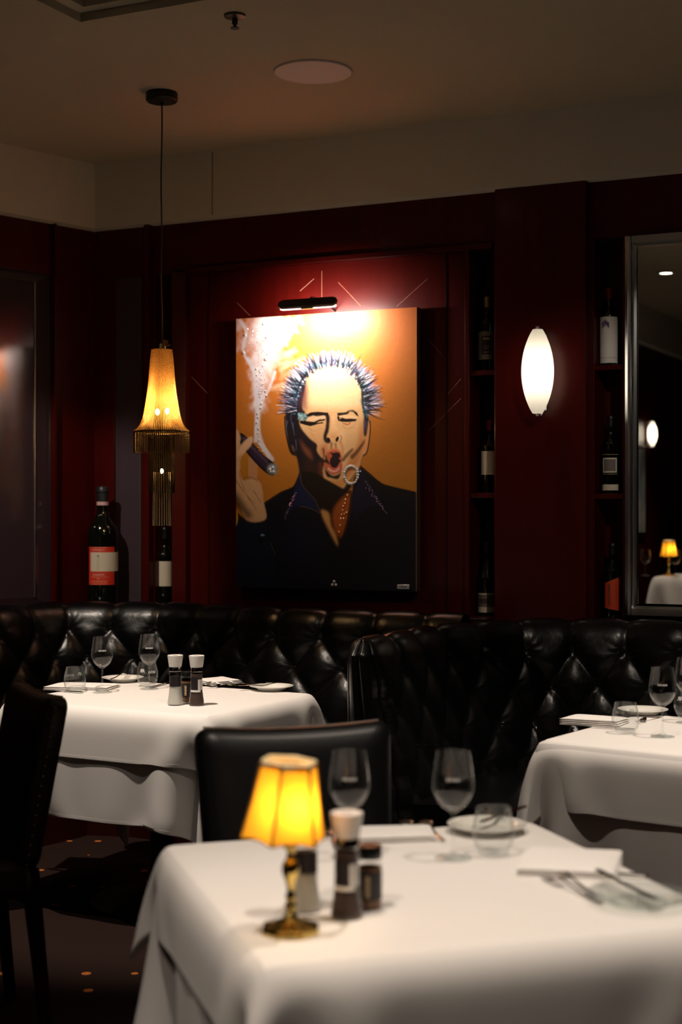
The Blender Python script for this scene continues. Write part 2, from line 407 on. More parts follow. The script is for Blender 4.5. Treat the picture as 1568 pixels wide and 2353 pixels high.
# bevelled glass: flat centre and chamfered rim
P = [(s0, z0, .004), (s1, z0, .004), (s1, z1, .004), (s0, z1, .004), (s0 + bw, z0 + bw, .007), (s1 - bw, z0 + bw, .007), (s1 - bw, z1 - bw, .007), (s0 + bw, z1 - bw, .007), (s0, z0, -.018), (s1, z0, -.018), (s1, z1, -.018), (s0, z1, -.018)]
k.add([wp(a, e, z) for a, z, e in P], [(0, 1, 5, 4), (1, 2, 6, 5), (2, 3, 7, 6), (3, 0, 4, 7), (4, 5, 6, 7), (0, 8, 9, 1), (1, 9, 10, 2), (2, 10, 11, 3), (3, 11, 8, 0), (8, 11, 10, 9)])
local(k, t).build('mirror_glass', mirrorm, t, smooth=False)

t = thing('wall_mirror', 'narrow dark mirror strip behind the large red label bottle', 'mirror', wp(sx(262), 0, ZB))
k = MB(); wbox(k, sx(262), sx(322) + .0, -.06, -.015, ZB, ZT); local(k, t).build('mirror_glass', mirror_d, t, smooth=False)
k = MB(); wbox(k, sx(322), sx(326), .0, .008, ZB, ZT); local(k, t).build('mirror_edge', grey_tr, t, smooth=False)

# left wall
slx = lambda px, e=0.0: ws(px, e, O2, UL, NL)[0]
mb = MB()
lb = lambda *a, **kw: wbox(mb, *a, O2, UL, NL)
lb(-.1, 9.2, -.24, -.15, 0, CZ); lb(0, 9.2, -.15, 0, 0, ZB); lb(0, 9.2, -.15, 0, ZT, ZH + .03)
lb(0, slx(130), -.15, 0, ZB, ZT); lb(slx(130) + 1.6, 9.2, -.15, 0, ZB, ZT)
wall_left = struct(mb.build('wall_left', wood, smooth=False, bevel=.003))
k = MB(); wbox(k, slx(128, .02), slx(128, .02) + .012, 0, .03, 0, ZH, O2, UL, NL); k.build('corner_bead', wood, wall_left, smooth=False)
k = MB(); wbox(k, 0.0, 9.1, 0, .10, ZB - .04, ZB, O2, UL, NL); k.build('ledge', wood_dark, wall_left, smooth=False)
t = thing('wall_mirror', 'dark mirror panel on the left wall, left of the large corner bottle', 'mirror', wp(slx(130), 0, ZB, O2, UL, NL))
k = MB(); a0 = slx(130); a1 = a0 + 1.6; bw = slx(82) - a0; zb0, zb1 = ZB, ZT
P = [(a0, zb0, -.02), (a1, zb0, -.02), (a1, zb1, -.02), (a0, zb1, -.02), (a0 + bw, zb0 + .05, -.008), (a1 - bw, zb0 + .05, -.008), (a1 - bw, zb1 - .05, -.008), (a0 + bw, zb1 - .05, -.008), (a0, zb0, -.12), (a1, zb0, -.12), (a1, zb1, -.12), (a0, zb1, -.12)]
k.add([wp(a, e, z, O2, UL, NL) for a, z, e in P], [(0, 1, 5, 4), (1, 2, 6, 5), (2, 3, 7, 6), (3, 0, 4, 7), (4, 5, 6, 7), (0, 8, 9, 1), (1, 9, 10, 2), (2, 10, 11, 3), (3, 11, 8, 0), (8, 11, 10, 9)])
local(k, t).build('mirror_glass', mirror_l, t, smooth=False)

k = MB(); k.tube([wp(a0 + bw, -.006, zb0 + .05, O2, UL, NL), wp(a0 + bw, -.006, zb1 - .05, O2, UL, NL)], .004, 6); k.tube([wp(a0 + .004, .002, zb0, O2, UL, NL), wp(a0 + .004, .002, zb1, O2, UL, NL)], .003, 6); local(k, t).build('bevel_highlight', silverf, t)  # thin silver tubes stand in for highlight lines along the bevel

# bulkhead (pale soffit) above the panelling, its own slight step forward
k = MB(); E = .07
def mitre(e):
    # intersection of the two offset wall lines
    a = O2 + N * e; c = O2 + NL * e; det = U.x * (-UL.y) + U.y * UL.x; d = c - a
    s = (d.x * (-UL.y) + d.y * UL.x) / det; return a + U * s
m0 = mitre(E); m1 = mitre(-.2)
def soff(zlo, zhi):
    far = [wp(8.0, E, 0), wp(8.0, -.2, 0), wp(9.2, -.2, 0, O2, UL, NL), wp(9.2, E, 0, O2, UL, NL)]
    for tri in (((m0.x, m0.y), (far[0].x, far[0].y), (far[1].x, far[1].y), (m1.x, m1.y)), ((m0.x, m0.y), (m1.x, m1.y), (far[2].x, far[2].y), (far[3].x, far[3].y))):
        k.prism(list(tri), zlo, zhi)
soff(ZH, CZ + .02)
bulk = struct(k.build('trim_1', soffm, smooth=False, weld=True))
k = MB(); wbox(k, ws(487, E)[0], ws(487, E)[0] + .006, E, E + .002, ZH + .01, CZ - .01); k.build('joint_line', mat('joint', (0.22, 0.19, 0.15), .9), bulk, smooth=False)

# rest of the room, behind and beside the camera
def wall_seg(name, a, b_, z0=0, z1=CZ, th=.15, m=wood):
    a = Vector(a); b_ = Vector(b_); d = (b_ - a).normalized(); nn = Vector((-d.y, d.x)) * th
    return struct(MB().prism([(a.x, a.y), (b_.x, b_.y), (b_.x + nn.x, b_.y + nn.y), (a.x + nn.x, a.y + nn.y)], z0, z1).build(name, m, smooth=False))
wall_seg('wall_right', (6.0, -4.0), (6.0, 4.2), th=-.15)
wall_seg('wall_rear', (-7.3, -4.0), (6.0, -4.0), th=-.15)
pa = Vector((-2.28, 2.43)); pb = Vector((-4.9, -3.14))
part = wall_seg('wall_partition', pa, pb, 0, CZ, th=-.2)
pd = (pb - pa).normalized(); pn = Vector((-pd.y, pd.x))      # normal towards the room
if pn.x < 0: pn = -pn
k = MB()
for e0, z0, z1 in ((.06, ZH, CZ),):
    a = pa + pn * .0; c = pb + pn * .0
    k.prism([(a.x, a.y), (c.x, c.y), (c.x + pn.x * e0, c.y + pn.y * e0), (a.x + pn.x * e0, a.y + pn.y * e0)], z0, z1 + .005)
k.build('bulkhead', soffm, part, smooth=False)

# ---------------------------------------------------------------- ceiling fittings
def aim(o, p):
    d = Vector(p) - o.location; o.rotation_euler = d.to_track_quat('-Z', 'Y').to_euler()
def spot(name, loc, tgt, w, cone, col=WARM, r=.025, blend=.6, parent=None):
    l = bpy.data.lights.new(name, 'SPOT'); l.energy = w; l.spot_size = math.radians(cone); l.spot_blend = blend; l.color = col; l.shadow_soft_size = r
    o = bpy.data.objects.new(name, l); COL.objects.link(o); o.location = loc; aim(o, tgt); return o
def ceil_z(x, y):
    r = Vector((x, y)) - Tc
    a, c = r.dot(A1), r.dot(B1)
    return CZ + .09 if (0.05 < a < TL_ - .05 and .05 < c < TW_ - .05) else CZ
lab = ['above the front table, nearest the lamp', 'above the front table, right side', 'above the left booth table', 'in front of the left booth table, further forward', 'above the right booth table', 'in front of the right booth table, further forward', 'nearest the viewer, in front of the front table', 'seen in the mirror, above the far lamp table', 'above the corner with the very large bottle', 'near the sconce pilaster and right niche']
for i, (x, y, w, ax, ay, az, cone) in enumerate(DOWNLIGHTS):
    cz = ceil_z(x, y)
    t = thing('downlight', 'round recessed ceiling downlight ' + lab[i], 'ceiling light', (x, y, cz), 0, 'recessed downlights')
    MB().lathe([(.045, -.001), (.047, -.006), (.062, -.007), (.066, -.003), (.066, .0)], 32).build('trim_ring', silverf, t)
    MB().lathe([(0, -.003), (.045, -.002)], 32).build('lens', down_m, t)
    spot('downlight_lamp', (x, y, cz - .03), (ax, ay, az), w, cone)
p = zp(540, 34, CZ)
t = thing('sprinkler', 'small dark fire sprinkler head hanging from the ceiling', 'sprinkler', (p.x, p.y, CZ))
MB().lathe([(0, -.0), (.038, -.0), (.036, -.008), (.014, -.012), (.012, -.012), (0, -.012)], 28).build('escutcheon', grey_tr, t)
MB().lathe([(.010, -.010), (.010, -.03), (.006, -.034), (.005, -.042), (.015, -.044), (.015, -.047), (0, -.047)], 20).build('sprinkler_head', blackm, t)
p = zp(719, 163, CZ)
t = thing('ceiling_speaker', 'round pinkish ceiling speaker grille', 'speaker', (p.x, p.y, CZ))
MB().lathe([(0, -.006), (.146, -.006)], 64).build('grille', speaker_m, t)
MB().lathe([(.146, -.006), (.150, -.008), (.153, -.004), (.153, 0)], 64).build('rim', mat('speaker_rim', (0.6, .5, .47), .6), t)

# ---------------------------------------------------------------- bead chain pendant
PD = (CZ - H) * F / (CY - 213.0); PXc = (372 - CX) / F * PD
pz = lambda y: H + (CY - y) / F * PD
t = thing('pendant_lamp', 'long bead chain pendant lamp with flared gold shade and dark fringe', 'pendant lamp', (PXc, PD, CZ))
lz = lambda y: pz(y) - CZ
MB().lathe([(0, 0), (.064, 0), (.065, -.006), (.065, -.030), (.060, -.036), (.006, -.037), (.006, -.05), (0, -.05)], 40).build('canopy', blackm, t)
pts = [(math.sin(i * .5) * .0015 - .002 * math.sin(i / 30 * 3.14), 0, -.04 + (lz(792) + .04) * i / 30) for i in range(31)]
MB().tube(pts, .0032, 8).build('cord', mat('cord', (0.05, .04, .035), .7), t)
rp = lambda w: w / 2 / F * PD
def strands(name, prof, cnt, m, bead=.0045, par=t, rb=.0024, gap=1.0):
    k = MB(); pr = [(r, z) for r, z in prof]
    # arc-length resample
    L = [0]
    for i in range(1, len(pr)): L.append(L[-1] + math.hypot(pr[i][0] - pr[i - 1][0], pr[i][1] - pr[i - 1][1]))
    nb = max(2, int(L[-1] / bead)); rr = np.interp(np.linspace(0, L[-1], nb * 2 + 1), L, [p_[0] for p_ in pr]); zz = np.interp(np.linspace(0, L[-1], nb * 2 + 1), L, [p_[1] for p_ in pr])
    rnd = random.Random(len(name) + cnt)
    for c in range(cnt):
        a = 2 * math.pi * c / cnt; dr = rnd.uniform(-.0012, .0012)
        k.tube([((rr[i] + dr) * math.cos(a), (rr[i] + dr) * math.sin(a), zz[i]) for i in range(len(rr))], [rb if i % 2 else rb * .35 for i in range(len(rr))], 5)
    o = k.build(name, m, par, weld=False); return o
prof = smooth_profile([(rp(46), lz(803)), (rp(52), lz(830)), (rp(60), lz(880)), (rp(72), lz(925)), (rp(86), lz(960)), (rp(104), lz(980)), (rp(128), lz(991))], 5)
strands('bead_shade', prof, 74, chain_m)
strands('outer_fringe', [(rp(127), lz(991)), (rp(127), lz(1040))], 84, chain_d)
strands('inner_tube', [(rp(57), lz(1000)), (rp(58), lz(1132))], 40, chain_d)
strands('lower_tassel', [(rp(40), lz(1085)), (rp(42), lz(1208))], 22, mat('chain_light', (0.55, .42, .25), .25, .8))
k = MB(); k.lathe([(rp(44), lz(803)), (0, lz(800))], 30); k.lathe([(rp(20), lz(803)), (rp(14), lz(790)), (0, lz(786))], 20); k.build('shade_cap', brass_old, t)
rnd = random.Random(4); k = MB()
for i in range(46):
    a = rnd.uniform(0, 6.28); el = rnd.uniform(-.2, 1.4); b0 = Vector((.012, 0, lz(795))); d = Vector((math.cos(a) * math.cos(el), math.sin(a) * math.cos(el), math.sin(el)))
    k.tube([b0, b0 + d * .026], .0007, 4)
k.build('bead_tuft', chain_m, t)
MB().lathe([(rp(127), lz(990)), (rp(128), lz(992)), (rp(127), lz(994))], 60).build('hoop', brass_old, t)
def bulb(par, loc, w, r=.009, col=(1, .62, .28), name='bulb'):
    o = MB().ball(loc, r, 12, (1, 1, 1.5)).build(name, bulb_m, par)
    l = bpy.data.lights.new('lamp_glow', 'POINT'); l.energy = w; l.color = col; l.shadow_soft_size = .02
    lo = bpy.data.objects.new('lamp_glow', l); COL.objects.link(lo); lo.parent = par; lo.location = (loc[0], loc[1], loc[2] + .03)
bulb(t, (-.018, -.0, lz(946)), 3.2); bulb(t, (.022, .005, lz(944)), 3.2); bulb(t, (0, 0, lz(1082)), .25, .007)

# ---------------------------------------------------------------- wall sconce
def make_sconce(label, loc, rz):
    t = thing('wall_sconce', label, 'wall lamp', loc, rz)        # local +y points away from the wall
    hh = .188
    pr = [(.021 + (.068 - .021) * max(0, 1 - (1 - i / 12) ** 2) ** .92, -hh + .012 + (hh - .012) * i / 12) for i in range(13)]
    pr += [(r, -z) for r, z in pr[-2::-1]]
    pr = [(0, pr[0][1])] + pr + [(0, pr[-1][1])]
    MB().lathe(pr, 40, (0, .075, 0)).build('glass_shade', opal, t)
    for zz in (-.06, .0, .06):
        l = bpy.data.lights.new('sconce_glow', 'POINT'); l.energy = .21; l.color = (1, .93, .80); l.shadow_soft_size = .02
        lo = bpy.data.objects.new('sconce_glow', l); COL.objects.link(lo); lo.parent = t; lo.location = (0, .075, zz)
    for sg in (-1, 1):
        MB().lathe([(0, sg * (hh - .016)), (.008, sg * (hh - .016)), (.008, sg * (hh)), (0, sg * hh)], 16, (0, .075, 0)).build('finial', silverf, t)
        MB().tube([(0, .0, sg * (hh - .03)), (0, .03, sg * (hh - .004)), (0, .075, sg * (hh - .006))], .0035, 8).build('bracket_arm', silverf, t)
    k = MB().box((-.02, 0, -.16), (.02, .012, .16)); k.build('back_plate', silverf, t, smooth=False, bevel=.002)
    return t
s_, D_ = ws(1236, .125); pc = wp(s_, .125 - .075, H + (CY - 853) / F * D_)
make_sconce('glowing white almond shaped glass sconce on the red wood pilaster', pc, math.atan2(N.y, N.x) - math.pi / 2)
# ---------------------------------------------------------------- banquettes
def resample(pts, step=.01, sm=True):
    P = np.array(pts, float)
    if sm: P = np.array(smooth_profile([tuple(p) for p in P], 12))
    d = np.r_[0, np.cumsum(np.hypot(*np.diff(P, axis=0).T))]
    n = int(d[-1] / step); s = np.linspace(0, d[-1], n + 1)
    Q = np.c_[np.interp(s, d, P[:, 0]), np.interp(s, d, P[:, 1])]
    for _ in range(6): Q[1:-1] = (Q[:-2] + Q[2:] + 2 * Q[1:-1]) / 4
    T = np.gradient(Q, axis=0); T /= np.linalg.norm(T, axis=1)[:, None]
    return Q, T, s
PROF = [(.175, .40), (.165, .50), (.135, .64), (.105, .77), (.08, .87), (.066, .92), (.052, .955), (.030, .985), (.0, 1.0), (-.03, .992), (-.05, .97), (-.058, .93), (-.06, .80), (-.06, .40)]
pr = np.array(smooth_profile(PROF, 12)); dl = np.r_[0, np.cumsum(np.hypot(*np.diff(pr, axis=0).T))]
vv = np.r_[np.arange(0, .72, .0075), np.arange(.72, dl[-1], .04), [dl[-1]]]
PRF = np.c_[np.interp(vv, dl, pr[:, 0]), np.interp(vv, dl, pr[:, 1])]
PT_ = np.gradient(PRF, axis=0); PT_ /= np.linalg.norm(PT_, axis=1)[:, None]; PN = np.c_[PT_[:, 1], -PT_[:, 0]]
ridge_i = int(np.argmax(PRF[:, 1]))
def banquette(name, label, path, period, s_off, z1, hrow, group=None, cap_start=False, z_shift=0.0):
    Q, T, s = resample(path); R = np.c_[T[:, 1], -T[:, 0]]
    org = Vector((Q[0][0], Q[0][1], 0)); t = thing(name, label, 'booth seat', org, 0, group)
    S = s[None, :] + s_off; Z = PRF[:, 1][:, None]; F_ = PRF[:, 0][:, None]
    zc = z1
    fr = lambda x: np.abs(x - np.round(x))
    below = zc - Z
    a = S / period - below / (2 * hrow); b = S / period + below / (2 * hrow)
    k = period * hrow * 2 / math.hypot(period, 2 * hrow)
    da = fr(a) * k; db = fr(b) * k; dv = fr(S / period) * period + 0 * Z
    g = lambda d, w: 1 - np.exp(-(d / (w * 1.5)) ** 1.3)
    lo = g(da, .022) * g(db, .022); hi = g(dv, .018)
    w = 1 / (1 + np.exp(-(Z - zc) / .012)); puff = (1 - w) * lo * 1.15 + w * hi * .75
    # nearest button
    row = np.clip(np.round(below / hrow), 0, 3); col = np.round(S / period - row / 2.0) + row / 2.0
    dx = S - col * period; dz = below - row * hrow; r = np.hypot(dx, dz); th = np.arctan2(dz, dx)
    dip = np.exp(-(r / .026) ** 1.4); wr = np.sin(th * 13 + row * 2 + col * 3.1) * np.exp(-(r / .045) ** 1.5) * .0022 * (1 - np.exp(-(r / .012) ** 2))
    back = (np.arange(len(PRF)) > ridge_i + 6)[:, None]
    disp = .019 * puff - .011 * dip + wr * 1.5 - .006
    disp = np.where(back, 0, disp)
    fo = F_ + PN[:, 0][:, None] * disp; zo = Z + PN[:, 1][:, None] * disp * np.where(np.arange(len(PRF))[:, None] > ridge_i, .5, 1)
    X = Q[:, 0][None, :] + R[:, 0][None, :] * fo - org.x; Y = Q[:, 1][None, :] + R[:, 1][None, :] * fo - org.y
    mb = MB(); P = [[(X[j, i], Y[j, i], zo[j, i] + z_shift) for i in range(X.shape[1])] for j in range(X.shape[0])]
    mb.grid(P)
    if cap_start:
        # pleated rounded end
        fc = np.where(PRF[:, 0] > 0, PRF[:, 0], PRF[:, 0]); mid = np.interp(PRF[:, 1], [.4, .9, 1.0], [.055, .005, -.002])
        rows = []
        K = 28; f0 = fo[:, 0]; z0 = zo[:, 0]
        for q in range(K + 1):
            ph = math.pi / 2 * q / K; flute = .82 + .18 * abs(math.sin(ph * 4.0)) ** .6
            c_ = math.cos(ph); sn = math.sin(ph) * .085 * flute
            ff = mid + (f0 - mid) * c_; zz = .42 + (z0 - .42) * (1 - .012 * (1 - c_))
            rows.append([(Q[0][0] + R[0][0] * ff[j] - T[0][0] * sn * (.4 + .6 * min(1, max(0, (1.005 - z0[j]) / .05))) - org.x, Q[0][1] + R[0][1] * ff[j] - T[0][1] * sn * (.4 + .6 * min(1, max(0, (1.005 - z0[j]) / .05))) - org.y, zz[j] + z_shift) for j in range(len(ff))])
        mb.grid(rows)
    mb.build('tufted_backrest', leather, t)
    # buttons as one-per-dimple parts
    proto = None; nb = 0
    for row_ in range(0, 3):
        n0 = int(math.ceil(s_off / period - row_ / 2)); n1 = int((s[-1] + s_off) / period - row_ / 2)
        for c_ in range(n0, n1 + 1):
            ss = (c_ + row_ / 2) * period - s_off; i = int(round(ss / s[-1] * (len(s) - 1)))
            if i < 3 or i >= len(s) - 2 or nb > 90: continue
            zz = zc - row_ * hrow; f_ = np.interp(zz, PRF[:ridge_i, 1], PRF[:ridge_i, 0]) - .022
            p = (Q[i][0] + R[i][0] * f_ - org.x, Q[i][1] + R[i][1] * f_ - org.y, zz + z_shift)
            if proto is None:
                proto = MB().ball((0, 0, 0), .0105, 10, (1, 1, .8)).build('tuft_button', leather, t); bo = proto
            else:
                bo = proto.copy(); COL.objects.link(bo); bo.parent = t
            bo.location = p; nb += 1
    # seat cushion and plinth
    st = max(1, len(s) // 60); idx = list(range(0, len(s), st))
    def sweep(sec, nm, m, bev=0.0):
        k = MB(); k.grid([[(Q[i][0] + R[i][0] * f - org.x, Q[i][1] + R[i][1] * f - org.y, z) for f, z in sec] for i in idx]); n = len(sec)
        k.add([(Q[i][0] + R[i][0] * f - org.x, Q[i][1] + R[i][1] * f - org.y, z) for i in (idx[0], idx[-1]) for f, z in sec], [tuple(range(n)), tuple(range(2 * n - 1, n - 1, -1))])
        k.build(nm, m, t)
    sweep([(.13, .30), (.13, .44), (.16, .455), (.30, .465), (.44, .455), (.47, .44), (.48, .40), (.475, .33), (.46, .30)], 'seat_cushion', leather)
    sweep([(-.05, 0), (-.05, .40), (.13, .40), (.13, .30), (.42, .30), (.42, 0)], 'plinth', wood_dark)
    return t
def rid(px, py, z=1.0):
    p = zp(px, py, z); return (p.x, p.y)
e0 = Vector(rid(0, 1395)); e1_ = e0 + UL * 1.2
left_path = [tuple(e1_), tuple(e0 + UL * .5), rid(0, 1394), rid(80, 1388), rid(160, 1385), rid(260, 1385), rid(440, 1388), rid(640, 1398), rid(800, 1404), rid(960, 1409), rid(1070, 1413)]
Q, T, s = resample(left_path)
# arc length where px = 265 -> pleat there
pxs = CX + Q[:, 0] / Q[:, 1] * F
s265 = float(np.interp(265, pxs, s)); s755 = float(np.interp(755, pxs, s)); PER = (s755 - s265) / 5
print('period', PER, 's755', s755, 'len', s[-1])
banquette('booth_bench', 'black tufted leather booth bench curving round the corner behind the left table', left_path, PER, -s265 + 20 * PER, .885, .128)
wv = N * -1.0
w0 = Vector((.085, 4.99)); w1 = w0 + wv * .62
right_path = [tuple(w0), tuple(w0 + wv * .30), tuple(w1), rid(1140, 1428), rid(1210, 1425), rid(1310, 1424), rid(1440, 1426), rid(1568, 1430), tuple(Vector(rid(1568, 1430)) + U * .7)]
Q, T, s = resample(right_path); pxs = CX + Q[:, 0] / Q[:, 1] * F
s1313 = float(np.interp(1313, pxs, s)); s1445 = float(np.interp(1445, pxs, s)); PER2 = s1445 - s1313
print('period2', PER2)
banquette('booth_bench', 'black tufted leather booth bench with pleated end, between the two cloth tables at back', right_path, PER2, -s1313 + 20 * PER2, .885, .13, cap_start=True)

# ---------------------------------------------------------------- dining chairs
def round_rect(w, h, r, n=5, top_only=False, wb=None):
    wb = wb or w; pts = []
    for cx, cy, a0, rr in ((w / 2 - r, h - r, 0, r), (-w / 2 + r, h - r, 90, r), (-wb / 2 + r, r, 180, r), (wb / 2 - r, r, 270, r)):
        for i in range(n + 1):
            a = math.radians(a0 + 90 * i / n); pts.append((cx + rr * math.cos(a), cy + rr * math.sin(a)))
    out = []
    for i in range(len(pts)):
        a = pts[i]; b = pts[(i + 1) % len(pts)]; d = math.hypot(b[0] - a[0], b[1] - a[1]); k = max(1, int(d / .05))
        for j in range(k): out.append((a[0] + (b[0] - a[0]) * j / k, a[1] + (b[1] - a[1]) * j / k))
    return out
def make_chair(name, label, top_mid, face, lm, nails, w=.47, z0=.47, z1=.935, lean=.085, wb=.43, th=.035):
    rz = math.atan2(face[1], face[0]) - math.pi / 2
    base = Vector((top_mid[0], top_mid[1])) + Vector(face) * .27
    t = thing(name, label, 'chair', (base.x, base.y, 0), rz)
    h = z1 - z0; yb = -.27 + lean
    Mb = Matrix.Translation((0, yb, z0)) @ Matrix.Rotation(math.atan2(lean, h), 4, 'X')
    ol = round_rect(w, h, .035, 5, wb=wb)
    rings = []
    # from the back plane over the edge to the padded front; local (x, y=out, z)
    seq = [(.03, -th * .9), (.006, -th), (.0, -th + .006), (.0, th * .45), (.004, th * .75), (.012, th), (.030, th + .010), (.07, th + .016), (.14, th + .017)]
    cxm, cym = 0, h / 2
    for ins, y in seq:
        R_ = []
        for (x, z) in ol:
            sx_ = (w / 2 - ins) / (w / 2); sz_ = (h / 2 - ins) / (h / 2)
            dipz = -.010 * (1 - (2 * x / w) ** 2) if z > h * .6 else 0
            R_.append(Mb @ Vector((x * sx_, y, cym + (z - cym) * sz_ + dipz)))
        rings.append(R_)
    mb = MB(); mb.grid(rings, 0, True)
    n = len(ol); mb.add([v for v in rings[-1]], [tuple(range(n))]); mb.add([v for v in rings[0]], [tuple(range(n))])
    mb.build('backrest', lm, t)
    # welt along top back edge, coloured pale for the light it catches
    pts = []
    for i in range(25):
        x = -w / 2 + .02 + (w - .04) * i / 24; pts.append(Mb @ Vector((x, -th * .35, h + .001 - .010 * (1 - (2 * x / w) ** 2))))
    MB().tube(pts, .003, 6).build('welt', welt, t)
    # seat
    ol2 = round_rect(.46, .44, .04, 4); mb = MB(); rg = []
    for ins, z in ((.01, .40), (0, .41), (0, .455), (.008, .475), (.03, .488), (.10, .495)):
        rg.append([(x * (.23 - ins) / .23, -.20 + .22 + (y - .22) * (.22 - ins) / .22, z) for x, y in ol2])
    mb.grid(rg, 0, True); mb.add(rg[-1], [tuple(range(len(ol2)))]); mb.add(rg[0], [tuple(range(len(ol2)))])
    mb.build('seat', lm, t)
    for sx_ in (-1, 1):
        MB().add(*leg_mesh(sx_ * .20, .20, .41, .022, 0)).build('leg', wood_dark, t, smooth=False)
        MB().add(*leg_mesh(sx_ * .19, -.19, .47, .022, -.05)).build('leg', wood_dark, t, smooth=False)
    if nails:
        proto = MB().ball((0, 0, 0), .0045, 8, (1, 1, .8)).build('nailhead', brass_old, t)
        sp = []
        for i in range(17):
            z = h - .03 - i * .0265
            for sg in (-1, 1):
                ww = wb + (w - wb) * z / h
                sp.append(Mb @ Vector((sg * (ww / 2 + .001), th * .30, z)))
        for i in range(15):
            x = -.20 + .4 * i / 14; sp.append(Mb @ Vector((x, -th * .30, h + .001 - .010 * (1 - (2 * x / w) ** 2))))
        for q, p in enumerate(sp):
            o = proto if q == 0 else proto.copy()
            if q: COL.objects.link(o); o.parent = t
            o.location = p
    return t
def leg_mesh(x, y, z, r, dy):
    vs = [Vector((x + a * q, y + b * q + (dy if z_ == 0 else 0), z_)) for z_, q in ((0, r * .6), (z, r)) for a, b in ((-1, -1), (1, -1), (1, 1), (-1, 1))]
    return vs, [(0, 1, 2, 3), (4, 5, 6, 7), (0, 1, 5, 4), (1, 2, 6, 5), (2, 3, 7, 6), (3, 0, 4, 7)]
make_chair('dining_chair', 'black leather dining chair with square padded back behind the front table lamp', (-.113, 3.50), (.292, -.957), chair_leather, False)
make_chair('dining_chair', 'dark oxblood leather dining chair with brass nailheads down its edge, at the left', (-.856, 4.19), (-.89, -.46), ox_leather, True, w=.43, wb=.42, th=.028)

# ---------------------------------------------------------------- tables and cloths
def drape(hx, hy, over, seed=0, sp=.024, steps=150, iters=12, thick=.0, r=.012):
    """small position-based cloth: pinned on the tabletop, falling free round the rim"""
    nx = int(round(2 * (hx + over) / sp)) + 1; ny = int(round(2 * (hy + over) / sp)) + 1
    xs = np.linspace(-(hx + over), hx + over, nx); ys = np.linspace(-(hy + over), hy + over, ny)
    X, Y = np.meshgrid(xs, ys, indexing='ij'); P = np.stack([X, Y, np.full_like(X, r + thick)], -1)
    rng = np.random.RandomState(seed)
    pin = (np.abs(X) <= hx - .01) & (np.abs(Y) <= hy - .01); wgt = np.where(pin, 0.0, 1.0)[..., None]
    P += rng.randn(*P.shape) * .0006 * wgt
    # start slightly folded down so that the corners find their cone
    V = np.zeros_like(P); b = np.array([hx, hy, .02 + thick]); cz = -.02
    dx = xs[1] - xs[0]; dy = ys[1] - ys[0]; dg = math.hypot(dx, dy)
    cons = []
    def add(axis_sl, L, k): cons.append((axis_sl, L, k))
    S = slice
    for o in (0, 1):
        add(((S(o, nx - 1, 2), S(None)), (S(o + 1, nx, 2), S(None))), dx, 1.0)
        add(((S(None), S(o, ny - 1, 2)), (S(None), S(o + 1, ny, 2))), dy, 1.0)
        add(((S(o, nx - 1, 2), S(0, ny - 1)), (S(o + 1, nx, 2), S(1, ny))), dg, .35)
        add(((S(o, nx - 1, 2), S(1, ny)), (S(o + 1, nx, 2), S(0, ny - 1))), dg, .35)
    for o in (0, 1, 2, 3):
        add(((S(o, nx - 3, 4), S(None)), (S(o + 3, nx, 4), S(None))), 3 * dx, .10)
        add(((S(None), S(o, ny - 3, 4)), (S(None), S(o + 3, ny, 4))), 3 * dy, .10)
    rest = P.copy(); dt = 1 / 50.
    for st in range(steps):
        V[..., 2] -= 9.8 * dt; V *= .965
        Pn = P + V * dt * wgt
        for it in range(iters):
            for (A, B), L, k in cons:
                a = Pn[A]; c = Pn[B]
                m0, m1 = min(a.shape[0], c.shape[0]), min(a.shape[1], c.shape[1])
                a = a[:m0, :m1]; c = c[:m0, :m1]; wa = wgt[A][:m0, :m1]; wc = wgt[B][:m0, :m1]
                d = c - a; l = np.sqrt((d * d).sum(-1, keepdims=True)) + 1e-9
                corr = d * ((l - L) / l * k / np.maximum(wa + wc, 1e-9)); a += corr * wa; c -= corr * wc
            # collide with rounded slab
            q = Pn.copy(); q[..., 2] -= cz + 0.0; aq = np.abs(q) - (b - 0.0) + np.array([r, r, 0]) * 0
            aq = np.abs(q) - b
            out = np.maximum(aq, 0); d = np.sqrt((out * out).sum(-1)); hit = (d < r) & (d > 1e-9)
            n_ = out / np.maximum(d, 1e-9)[..., None] * np.sign(q)
            Pn = np.where(hit[..., None] & (wgt > 0), Pn + n_ * (r - d)[..., None], Pn)
            ins = (aq.max(-1) <= 0)
            ax = aq.argmax(-1)
            for k_ in range(3):
                mk = ins & (ax == k_) & ~pin
                if mk.any(): Pn[..., k_][mk] = (np.sign(q[..., k_]) * (b[k_] + r) + (cz if k_ == 2 else 0))[mk]
        V = (Pn - P) / dt; P = Pn
    for _ in range(5):      # iron out grid-scale ripples
        A = P.copy()
        A[1:-1, 1:-1] = P[1:-1, 1:-1] * .4 + .15 * (P[2:, 1:-1] + P[:-2, 1:-1] + P[1:-1, 2:] + P[1:-1, :-2])
        for e in (0, -1):
            A[1:-1, e] = P[1:-1, e] * .4 + .3 * (P[2:, e] + P[:-2, e]); A[e, 1:-1] = P[e, 1:-1] * .4 + .3 * (P[e, 2:] + P[e, :-2])
        P = np.where(pin[..., None], P, A)
    return P
